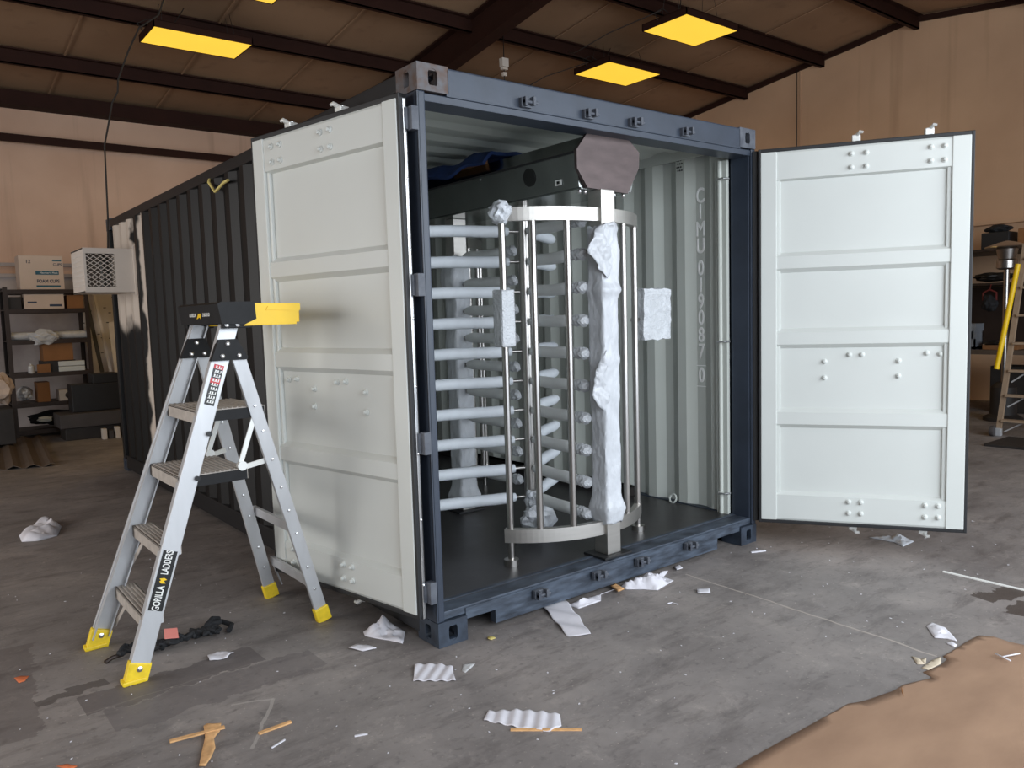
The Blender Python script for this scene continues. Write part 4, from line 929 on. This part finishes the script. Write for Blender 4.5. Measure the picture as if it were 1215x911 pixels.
cb = carton('foam_cup_box', -.38, .15, 9.62, 10.0, SH[0]+.005, 2.49, M['pinkcard'], 'white foam cups carton on top of the rack')
f = MB(); f.box(-.19, .09, 9.617, 9.6195, 2.235, 2.285); b_ = obj('blue_band', f, M['tealband'], cb); text('band_lettering', "Member's Mark", .034, M['white'], b_, FT(-.03, 9.6165, 2.26), .0003)
text('box_lettering', 'FOAM CUPS', .062, M['navyprint'], cb, FT(-.045, 9.619, 2.145), .0004, sx=.82, bold=.0015)
text('box_lettering', '12', .062, M['navyprint'], cb, FT(-.27, 9.619, 2.41), .0004, bold=.0015); text('box_lettering', 'CUPS', .045, M['navyprint'], cb, FT(.08, 9.619, 2.375), .0004, bold=.0008)
f = MB(); f.box(-.19, .10, 9.617, 9.6195, 2.065, 2.09); f.box(.02, .13, 9.617, 9.6195, 2.42, 2.44); obj('print_block', f, M['tealband'], cb)
c2 = carton('white_carton', -.35, .13, 9.64, 9.98, SH[1]+.001, 1.965, M['pinkcard'], 'flat white carton on the shelf right below the foam cups box')
f = MB(); f.box(-.05, .10, 9.637, 9.6395, 1.80, 1.83); f.box(-.31, -.20, 9.637, 9.6395, 1.85, 1.87); obj('print_block', f, M['navyprint'], c2)
carton('brown_box', .17, .38, 9.66, 9.95, SH[1]+.001, 1.95, M['cardbox'], 'small brown box right of the flat white carton')
carton('brown_box', -.55, -.38, 9.66, 9.95, SH[1]+.001, 1.93, M['dark'], 'dark box at the left end of the second shelf')
f = MB(); f.tube([(-.55, 9.72, SH[2]+.06), (.41, 9.72, SH[2]+.06)], .055, 14); alone('film_roll', f, M['clearplastic'], 'front clear plastic wrapped roll lying on the third shelf', 'roll')
f = MB(); f.tube([(-.5, 9.86, SH[2]+.06), (.40, 9.86, SH[2]+.06)], .055, 14); alone('film_roll', f, M['cardbox'], 'brown tube behind the clear wrapped roll on the third shelf', 'roll')
f = MB(); f.lump((-.15, 9.63, SH[2]+.04), (.17, .05, .09), 6, .5, 2); alone('wrapped_bundle', f, M['clearplastic'], 'loose clear film hanging over the third shelf edge', 'plastic film')
carton('brown_box', -.17, .20, 9.68, 10.0, SH[3]+.16, 1.30, M['cardbox'], 'large open brown box on the fourth shelf')
carton('brown_box', -.19, .22, 9.67, 10.02, SH[3]+.001, SH[3]+.155, M['dark'], 'dark crate under the large brown box on the fourth shelf')
for q in range(2):
    f = MB(); f.box(.0, .33, 9.635, 9.666, SH[3]+.002+.075*q, SH[3]+.072+.075*q, .01); alone('white_pack', f, M['offwhite'], ('lower' if q == 0 else 'upper')+' of two flat white packs at the front of the fourth shelf', 'pack')
carton('small_carton', -.26, -.10, 9.635, 9.665, SH[3]+.001, SH[3]+.12, M['cardbox'], 'small tan carton at the front left of the fourth shelf', flap=False)
f = MB(); f.lathe([(.04, 0), (.04, .10), (.015, .12), (.015, .14)], (-.33, 9.66, SH[3]+.001), 14); alone('plastic_jar', f, M['clearplastic'], 'clear jar beside the small tan carton', 'jar')
f = MB(); f.lump((-.41, 9.85, SH[4]+.13), (.10, .13, .10), 3, .25, 2); alone('plastic_bag', f, M['clearplastic'], 'dull plastic bag at the left of the fifth shelf', 'bag')
carton('brown_box', -.27, -.12, 9.70, 10.0, SH[4]+.001, SH[4]+.27, M['cardbox'], 'upright brown box in the middle of the fifth shelf')
db = carton('device_box', -.02, .21, 9.66, 9.9, SH[4]+.001, SH[4]+.15, M['acwhite'], 'small cream box with a round dial at the right of the fifth shelf')
f = MB(); f.lathe([(.045, 0), (.045, .004), (.03, .006)], (0, 0, 0), 18, 0, FT(.10, 9.659, SH[4]+.075)); obj('dial', f, M['shelf'], db)
f = MB(); f.lump((-.05, 9.89, SH[5]+.13), (.33, .17, .10), 12, .3, 2.4); alone('dark_clothes', f, M['black_cloth'], 'heap of dark cloth on the bottom shelf', 'cloth')
f = MB(); f.lump((-.22, 9.63, .24), (.09, .03, .035), 5, .5, 2); alone('white_rag', f, M['offwhite'], 'crumpled white rag on the dark cloth', 'rag')
# things leaning and lying right of the rack
def slab(name, p0, p1, wv, tv, m, label, cat):
    """leaning board from foot p0 to top p1, width vector, thickness vector"""
    b = bmesh.new(); p0, p1, wv, tv = map(Vector, (p0, p1, wv, tv)); q = [p0, p0+wv, p1+wv, p1]
    A = [b.verts.new(v) for v in q]; B = [b.verts.new(v+tv) for v in q]
    b.faces.new(A[::-1]); b.faces.new(B)
    for i in range(4): b.faces.new((A[i], A[(i+1) % 4], B[(i+1) % 4], B[i]))
    f = MB(); f.add(b); return alone(name, f, m, label, cat)
pb_ = slab('pegboard', (.50, 9.9, 0), (.44, 10.45, 2.30), (.62, .05, 0), (0, .02, 0), M['peg'], 'tall perforated pegboard leaning on the back wall', 'pegboard')
f = MB(); random.seed(5)
for q in range(46):
    u, v = random.random(), random.random(); p = Vector((.50, 9.9, 0)).lerp(Vector((.44, 10.45, 2.30)), v)+Vector((.62, .05, 0))*u
    f.box(p.x-.018, p.x+.018, p.y-.004, p.y+.0, p.z-.006, p.z+.006)
ph = obj('peg_slots', f, M['dark'], pb_, 'small dark slots')
slab('leaning_plank', (.70, 9.40, 0), (.60, 10.33, 2.25), (.035, 0, 0), (0, .03, 0), M['acwhite'], 'narrow white plank leaning beside the pegboard', 'plank')
slab('leaning_plank', (.58, 9.38, 0), (.47, 10.30, 2.22), (.05, 0, 0), (0, .03, 0), M['dark'], 'narrow dark plank leaning beside the rack', 'plank')
slab('yellowed_sheet', (.70, 9.36, 0), (.70, 9.78, 1.55), (.33, 0, .12), (0, .01, 0), M['cream'], 'yellowed sheet propped against the pegboard', 'sheet')
f = MB(); f.box(.03, .62, 8.98, 9.3, .36, .73, .01); f.box(.30, .63, 9.0, 9.32, .73, .86, .01); alone('black_case', f, M['rubber'], 'large black case standing on the grey slab right of the rack', 'case')
f = MB(); f.box(-.16, .66, 8.8, 9.32, .17, .355, .01); alone('grey_slab', f, M['ledger'], 'dark grey slab under the black case', 'slab')
f = MB(); f.box(-.10, .60, 8.85, 9.28, 0, .165, .01); alone('wood_pallet_block', f, M['dark'], 'dark timber base under the grey slab', 'timber')
ob = None
for q, (x, h) in enumerate(((.30, .14), (.38, .11), (.46, .15), (.55, .12))):
    f = MB(); f.box(x, x+.055, 8.62, 8.72, 0, h, .005); alone('small_block', f, M['ledger'] if q % 2 else M['acwhite'], ['left', 'second', 'third', 'right'][q]+' of four small blocks on the floor before the grey slab', 'block')
f = MB(); b = bmesh.new(); bmesh.ops.create_grid(b, x_segments=30, y_segments=6, size=.5)
for v in b.verts:
    u, w_ = v.co.x+.5, v.co.y+.5; p = Vector((-1.62, 7.2, 0)).lerp(Vector((-.53, 6.83, 0)), u).lerp(Vector((-1.45, 9.9, 0)).lerp(Vector((-.30, 9.55, 0)), u), w_); v.co = p+Vector((0, 0, .022+.018*math.sin(u*40)))
f.add(b); o = alone('metal_sheet', f, M['greysheet'], 'grey brown ribbed metal sheet lying on the floor at the left edge', 'sheet'); s_ = o.modifiers.new('t', 'SOLIDIFY'); s_.thickness = .004
f = MB(); f.lump((-.80, 9.0, .75), (.17, .16, .20), 7, .4, 1.8); o = alone('tan_paper_bundle', f, M['pinkcard'], 'crumpled tan paper bundle at the left edge of the photo', 'paper')
f = MB(); f.box(-1.1, -.66, 8.8, 9.4, .046, .5, .01); alone('added_crate', f, M['dark'], 'dark crate added to fill the dark area under the tan paper bundle', 'crate')  # invented crate, stands in for a dark area beside the rack

# ================================================================== workshop corner seen right of the open door
bn = thing('workbench', 'dark workbench under the wall shelf behind the right door', 'workbench', (9.6, 1.3, 0))
f = MB(); f.box(9.3, 10.2, .2, 2.6, .80, .86, .005); obj('bench_top', f, M['greysheet'], bn)
for x in (9.36, 10.14):
    for y in (.26, 2.54): f = MB(); f.box(x-.03, x+.03, y-.03, y+.03, 0, .80); obj('leg', f, M['shelf'], bn)
ws = thing('wall_shelf', 'wide dark shelf on the tan wall above the workbench', 'shelf', (10.6, 1.2, 1.7))
f = MB(); f.box(9.75, 10.98, -.4, 2.8, 2.15, 2.18); f.box(9.75, 10.98, -.4, 2.8, 1.70, 1.73); obj('shelf_board', f, M['shelf'], ws)
f = MB(); f.box(10.9, 10.98, -.38, -.32, 0, 2.2); f.box(10.9, 10.98, 2.72, 2.78, 0, 2.2); f.box(9.78, 9.84, 2.72, 2.78, 0, 2.2); f.box(9.78, 9.84, -.38, -.32, 0, 2.2); obj('shelf_leg', f, M['shelf'], ws)
f = MB(); f.box(9.8, 10.1, 1.18, 1.52, 2.181, 2.40, .01); alone('black_case', f, M['rubber'], 'black case on the top wall shelf behind the right door', 'case')
f = MB(); f.lump((9.95, 1.36, 2.45), (.14, .16, .055), 4, .3, 2); alone('black_bag', f, M['black_cloth'], 'soft black bag lying on the black case', 'bag')
f = MB(); f.box(9.8, 10.2, .35, 1.08, 2.181, 2.42, .01); alone('storage_box', f, M['cardbox'], 'brown box on the top wall shelf near the right edge', 'box')
f = MB(); f.lump((10.0, 1.42, 1.815), (.2, .24, .06), 9, .4, 2.2); alone('tool_heap', f, M['dark'], 'heap of dark tools on the lower wall shelf', 'tools')
f = MB(); f.box(10.86, 10.90, -.3, 2.7, .88, 1.69, .004); alone('darkening_board', f, M['shelf'], 'dark brown board added to darken the wall between the workbench and the wall shelf', 'board')  # added board, tones down the bright wall behind the bench
ht = thing('patio_heater', 'steel patio heater with round reflector beyond the right door', 'heater', (9.0, .915, 0))
f = MB(); f.lathe([(.02, 2.22), (.10, 2.20), (.24, 2.15), (.245, 2.14), (.24, 2.135), (.10, 2.15)], (9.0, .915, 0), 28); obj('reflector', f, M['steel'], ht)
f = MB(); f.lathe([(.075, 1.87), (.115, 1.89), (.115, 1.98), (.095, 2.0), (.12, 2.12), (.10, 2.15)], (9.0, .915, 0), 24); obj('burner', f, M['steel'], ht)
f = MB(); f.cyl((9.0, .915, .45), (9.0, .915, 1.88), .033); obj('pole', f, M['steel'], ht)
f = MB(); f.lathe([(.22, 0), (.22, .04), (.15, .08), (.14, .42), (.08, .48)], (9.0, .915, 0), 24); obj('tank_housing', f, M['dark'], ht)
bi = thing('grey_bin', 'grey plastic parts bin on the workbench beside the right door', 'bin', (9.4, 1.48, .861))
f = MB(); f.box(9.32, 9.56, 1.38, 1.60, .861, .90, .004); f.box(9.32, 9.34, 1.38, 1.60, .861, 1.0); f.box(9.54, 9.56, 1.38, 1.60, .861, 1.19); f.box(9.32, 9.56, 1.38, 1.40, .861, 1.19); f.box(9.32, 9.56, 1.58, 1.60, .861, 1.19); f.box(9.31, 9.57, 1.37, 1.61, 1.10, 1.20, .004)
obj('bin_body', f, M['bin'], bi)
f = MB(); f.box(9.34, 9.7, .9, 1.3, .861, .92, .004); alone('cardboard_tray', f, M['cardbox'], 'flat cardboard tray on the workbench', 'tray')
f = MB(); f.lump((9.45, 1.2, .95), (.16, .14, .03), 2, .3, 2); alone('black_tool', f, M['dark'], 'black tool lying on the cardboard tray', 'tool')
cl = thing('clamp_bag', 'black tool bag with red handle hanging under the wall shelf', 'bag', (9.7, 1.36, 1.36))
f = MB(); f.lump((9.70, 1.36, 1.46), (.06, .09, .11), 5, .4, 2.2); obj('bag_body', f, M['black_cloth'], cl)
f = MB(); f.tube([(9.70, 1.44, 1.50), (9.70, 1.44, 1.60), (9.70, 1.36, 1.64), (9.70, 1.28, 1.60), (9.70, 1.28, 1.50)], .013, 8); f.tube([(9.7, 1.36, 1.64), (9.74, 1.36, 1.71)], .006, 6); obj('red_handle', f, M['dull_red'], cl)
f = MB(); f.box(9.75, 10.12, .9, 1.35, 0, .62, .01); alone('storage_crate', f, M['dark'], 'dark crate under the workbench', 'crate')
f = MB(); f.box(9.4, 9.75, 1.75, 2.3, 0, .5, .01); alone('black_bin', f, M['rubber'], 'black bin under the workbench near the right door', 'bin')
l2 = thing('folding_ladder', 'weathered tan stepladder with a yellow tube at the right edge', 'step ladder', (7.7, .25, 0))
def ll(z): return (7.72, .50-.075*z)
f = MB(); f.bar((7.72, .50, .06), (7.90, .345, 2.1), .03, .055, (0, 1, 0), .003); f.bar((7.72, -.12, .06), (7.90, .03, 2.1), .03, .055, (0, 1, 0), .003); obj('front_rail', f, M['ladwood'], l2)
f = MB(); f.bar((8.5, .42, .02), (7.94, .33, 2.05), .025, .045, (0, 1, 0)); f.bar((8.5, -.05, .02), (7.94, .04, 2.05), .025, .045, (0, 1, 0)); obj('rear_rail', f, M['ladwood'], l2)
st0 = None
for z in (.188, .463, .736, 1.036, 1.34, 1.64, 1.95):
    f = MB(); x = 7.72+.18*(z-.06)/2.04; h = .155*(z-.06)/2.04; f.box(x-.05, x+.05, -.10+h, .48-h, z-.025, z, .003); st_ = obj('step', f, M['ladwood'], l2)
    if z < 1: f = MB(); f.bar((x, .46-h, z-.14), (x+.03, .26, z-.02), .012, .012); obj('step_brace', f, M['alu'], st_)
f = MB(); f.lathe([(.055, -.02), (.06, 0), (.055, .02)], (0, 0, 0), 18, 0, frame((1, 0, 0), (0, 0, 1), (0, -1, 0), (7.66, .54, .06))); obj('wheel', f, M['ledger'], l2)
f = MB(); f.box(7.69, 7.75, .47, .53, 0, .09, .01); f.box(7.69, 7.75, -.15, -.09, 0, .09, .01); f.box(8.47, 8.53, .39, .45, 0, .06); f.box(8.47, 8.53, -.08, -.02, 0, .06); obj('foot', f, M['alu'], l2)
f = MB(); f.tube([(7.63, .505, .75), (7.74, .36, 1.88)], .027, 14); alone('yellow_tube', f, M['yellow'], 'yellow tube hung on the rail of the tan stepladder', 'tube')
f = MB(); f.box(7.1, 8.0, -.55, .42, 0.0, .03, .004); f.bm.free()
f = MB(); f.box(6.95, 7.60, -.5, .36, 0.0, .025, .004); alone('dark_mat', f, M['dark'], 'dark flat mat on the floor before the tan stepladder', 'mat')

# ================================================================== litter on the floor
def poly_mesh(pts, cell=.02):
    """filled outline, subdivided"""
    b = bmesh.new(); vs_ = [b.verts.new((x, y, 0)) for x, y in pts]
    es = [b.edges.new((vs_[i], vs_[(i+1) % len(vs_)])) for i in range(len(vs_))]
    bmesh.ops.triangle_fill(b, edges=es, use_beauty=True)
    for _ in range(5):
        ed = [e for e in b.edges if e.calc_length() > cell]
        if not ed: break
        bmesh.ops.subdivide_edges(b, edges=ed, cuts=1); bmesh.ops.triangulate(b, faces=b.faces)
    for fc in b.faces: fc.smooth = True
    return b
def inside_d(x, y, pts):
    d = 9
    for i in range(len(pts)):
        (ax, ay), (bx, by) = pts[i], pts[(i+1) % len(pts)]; L = (bx-ax)**2+(by-ay)**2
        t = max(0, min(1, ((x-ax)*(bx-ax)+(y-ay)*(by-ay))/L)) if L else 0
        d = min(d, math.hypot(x-ax-t*(bx-ax), y-ay-t*(by-ay)))
    return d
def litter(name, pts, hfun, m, label, cat, th=.003, cell=.02, group=None):
    b = poly_mesh(pts, cell)
    for v in b.verts: v.co.z = .0008+max(0, hfun(v.co.x, v.co.y, inside_d(v.co.x, v.co.y, pts)))
    f = MB(); f.add(b)
    for fc in f.bm.faces:
        if fc.normal.z < 0: fc.normal_flip()
    o = obj(name, f, m); setp(o, label, cat, group)
    s = o.modifiers.new('thickness', 'SOLIDIFY'); s.thickness = th; s.offset = 1
    return o
def crum(h, fr, seed): return lambda x, y, d: h*min(1, d/.05)*(.55+.9*noise.noise(Vector((x*fr, y*fr, seed)))+.42*noise.noise(Vector((x*fr*2.6, y*fr*2.6, seed+4)))-.35*abs(noise.noise(Vector((x*fr*5, y*fr*5, seed+9)))))
def flat(h=.004, seed=1): return lambda x, y, d: h*(.6+noise.noise(Vector((x*20, y*20, seed))))
def ribs(h, ax, ay, pitch): return lambda x, y, d: h*(1+math.sin(2*PI*(x*ax+y*ay)/pitch))
SF = M['sheetfoam']
for nm in ('strip_long', 'crumple_sill'): D[nm] = [(x, min(y, .002-.004*(i % 3))) for i, (x, y) in enumerate(D[nm])]
D['foam_hinge'] = [(min(x, -.012-.004*(i % 3)), y) for i, (x, y) in enumerate(D['foam_hinge'])]
litter('foam_sheet', D['foam_hinge'], crum(.055, 9, 2), SF, 'crumpled white foam sheet on the floor under the left container door', 'foam sheet', cell=.014)
litter('foam_scrap', D['scrap_hinge'], flat(.012), SF, 'small white foam scrap in front of the crumpled sheet by the left door', 'foam scrap')
litter('ribbed_foam', D['ribbed_square'], ribs(.0032, .62, -.78, .048), SF, 'squarish ribbed foam piece on the floor before the left container corner', 'foam piece', cell=.010)
litter('plastic_scrap', D['clear_scrap'], crum(.02, 25, 3), M['clearplastic'], 'little clear plastic scrap right of the squarish ribbed foam', 'plastic scrap', th=.001)
litter('yellow_leaf', D['leaf'], flat(.006), M['yellowish'], 'tiny yellow leaf on the floor before the forklift notch', 'leaf', th=.001)
litter('ribbed_foam', D['ribbed_oval'], ribs(.0034, .70, -.71, .05), SF, 'long oval ribbed foam piece in the foreground on a wooden stick', 'foam piece', cell=.010)
def stick(name, p, q, w_, h, m, label, cat, z=.0):
    f = MB(); d = (Vector((*q, 0))-Vector((*p, 0))); f.bar((*p, z+h/2), (*q, z+h/2), h, w_, (-d.y, d.x, 0)); return alone(name, f, m, label, cat)
stick('wooden_stick', D['stick_oval'][0], D['stick_oval'][1], .012, .005, M['wood'], 'thin wooden stick poking out under the oval ribbed foam', 'stick')
litter('foam_strip', D['strip'], lambda x, y, d: .006+.006*math.sin((x*.7+y*.3)*60), SF, 'wide white foam strip reaching forward from the container sill', 'foam strip', cell=.012)
litter('plastic_strip', D['strip_long'], crum(.035, 16, 5), SF, 'long narrow white strip lying along the foot of the container sill', 'foam strip', cell=.014)
litter('foam_sheet', D['crumple_sill'], crum(.085, 8, 8), SF, 'crumpled white foam heap at the foot of the sill, right of the strips', 'foam sheet', cell=.014)
litter('wood_chip', D['chip'], lambda x, y, d: .012, M['wood'], 'pale wood chip between the strips and the crumpled foam heap', 'wood chip', th=.008)
f = MB(); f.tube([(*p, .004) for p in D['twig']], .003, 6); alone('white_twig', f, SF, 'short bent white twig on the floor right of the foam strip', 'twig')
stick('white_sliver', D['whitebit'][0], D['whitebit'][1], .008, .004, SF, 'tiny white sliver on the foreground floor left of the oval foam', 'sliver')
litter('foam_scrap', D['scrap_mid'], lambda x, y, d: .006, SF, 'small white square scrap on the open floor right of the foam heap', 'foam scrap')
litter('foam_scrap', D['scrap_sill'], lambda x, y, d: .008, SF, 'tiny white scrap just right of the crumpled foam heap', 'foam scrap')
litter('foam_sheet', D['foam_left'], crum(.10, 5, 12), SF, 'crumpled white foam sheet alone on the floor at far left', 'foam sheet', cell=.04)
litter('paper_scrap', D['scrap_door'], crum(.035, 14, 6), M['wrap'], 'torn white paper lying under the right container door', 'paper scrap')
stick('white_sliver', D['stick_sill'][0], D['stick_sill'][1], .014, .006, SF, 'white sliver on the floor before the right container corner', 'sliver')
stick('plastic_strip', D['white_strip'][0], D['white_strip'][1], .016, .006, M['white'], 'long thin white strip lying at the right edge of the floor', 'strip')
litter('foam_sheet', D['foam_right'], crum(.035, 12, 9), SF, 'crumpled white foam piece beside the brown cardboard corner', 'foam sheet', cell=.014)
litter('foam_scrap', D['foam_right2'], crum(.015, 20, 3), SF, 'small white scrap between the crumpled foam and the brown cardboard', 'foam scrap')
litter('cardboard_sheet', D['card'], lambda x, y, d: .002+.003*noise.noise(Vector((x*3, y*3, 1))), M['card'], 'large brown cardboard sheet on the floor at bottom right', 'cardboard', th=.005, cell=.06)
for q, nm in enumerate(('crumb1', 'crumb2', 'crumb3')):
    litter('paper_crumb', D[nm], crum(.02, 22, q), M['cream'], ['left', 'small upper', 'largest'][q]+' torn cream flake at the ragged cardboard edge', 'paper flake', th=.002)
litter('dry_leaf', D['leafr'], lambda x, y, d: .012, M['cardbox'], 'dark dry leaf on the brown cardboard', 'leaf', th=.002)
f = MB(); f.tube([(*D['twigr1'][0], .014), (*D['twigr1'][1], .014)], .003, 6); f.tube([(*D['twigr2'][0], .017), (*D['twigr2'][1], .017)], .003, 6); alone('white_twig', f, SF, 'forked white twig on the brown cardboard', 'twig')
stick('wood_splinter', D['spl1'][0], D['spl1'][2], .018, .006, M['wood'], 'long pale splinter crossing the brown wood piece in the foreground', 'splinter', z=.012)
litter('wood_piece', D['spl2'], lambda x, y, d: .006+.004*noise.noise(Vector((x*30, y*9, 0))), M['wood'], 'broken brown wood piece on the foreground floor', 'wood piece', th=.006)
stick('wood_splinter', D['spl3'][0], D['spl3'][1], .016, .006, M['wood'], 'splinter right of the broken brown wood piece', 'splinter')
stick('white_sliver', D['thin'][0], D['thin'][1], .006, .004, SF, 'thin white sliver below the right splinter', 'sliver')
litter('foam_scrap', D['gray_scrap'], flat(.012, 4), SF, 'pale scrap on the floor right of the black strap', 'foam scrap')
for q, nm in enumerate(('orange1', 'orange2')): litter('orange_leaf', D[nm], crum(.02, 25, q), M['orange'], ['orange dry leaf at the left edge of the floor', 'orange dry leaf at the bottom edge of the floor'][q], 'leaf', th=.0015)
sp = thing('ratchet_strap', 'tangled black strap with a pink tag on the floor between the ladder feet', 'strap', (-.9, .88, 0))
f = MB(); random.seed(11); P = [Vector((x, y, .018)) for x, y in D['strap']]
for k2 in range(5):
    pts = []
    for q in range(49):
        s = q/48*(len(P)-1); i = min(int(s), len(P)-2); p = P[i].lerp(P[i+1], s-i)
        w2 = .042*math.sin(PI*min(1, (q+6)/40.0)) if q < 34 else .042
        pts.append(p+Vector((w2*noise.noise(Vector((q*.35, k2*7.1, 0)))*1.6, w2*noise.noise(Vector((q*.35, k2*7.1, 5)))*1.9, .028*abs(noise.noise(Vector((q*.3, k2*3.3, 9))))+.002*k2)))
    f.tube(pts, .011, 7)
f.tube([(-.79, .87, .03), (-.72, .93, .04), (-.66, .95, .03), (-.63, .90, .02), (-.66, .85, .015)], .013, 8); f.tube([(-.75, .90, .05), (-.70, .97, .05), (-.66, 1.0, .03)], .012, 8)
obj('webbing', f, M['black_cloth'], sp)
tg = D['tag']; f = MB(); b = bmesh.new(); b.faces.new([b.verts.new((x, y, z)) for (x, y), z in zip(tg, (.068, .066, .050, .052))]); f.add(b); o = obj('tag', f, M['pink'], sp, 'pink tag'); s_ = o.modifiers.new('t', 'SOLIDIFY'); s_.thickness = .003
f = MB(); f.tube([(-1.20, .885, .008), (-1.17, .90, .014), (-1.12, .91, .014)], .010, 8); obj('hook', f, M['shelf'], sp)
# small grit flakes strewn over the concrete: beyond counting
f = MB(); random.seed(21)
for q in range(420):
    x, y = random.uniform(-2.2, 4.0), random.uniform(-1.9, 2.6)
    if -.35 < x < 2.6 and y > -.02: continue
    if x > 0 and y < -1.35: continue
    s = random.uniform(.0015, .0038); a = random.random()*PI; b = bmesh.new()
    b.faces.new([b.verts.new((x+s*math.cos(a+t)*(1 if t not in (0, PI) else 1.8), y+s*math.sin(a+t)*(1 if t not in (0, PI) else 1.8), .0015)) for t in (0, PI/2, PI, 1.5*PI)])
    f.add(b)
o = alone('floor_grit', f, SF, 'fine pale grit flakes strewn across the concrete floor', 'grit', kind='stuff'); s_ = o.modifiers.new('t', 'SOLIDIFY'); s_.thickness = .002
bpy.context.view_layer.update()
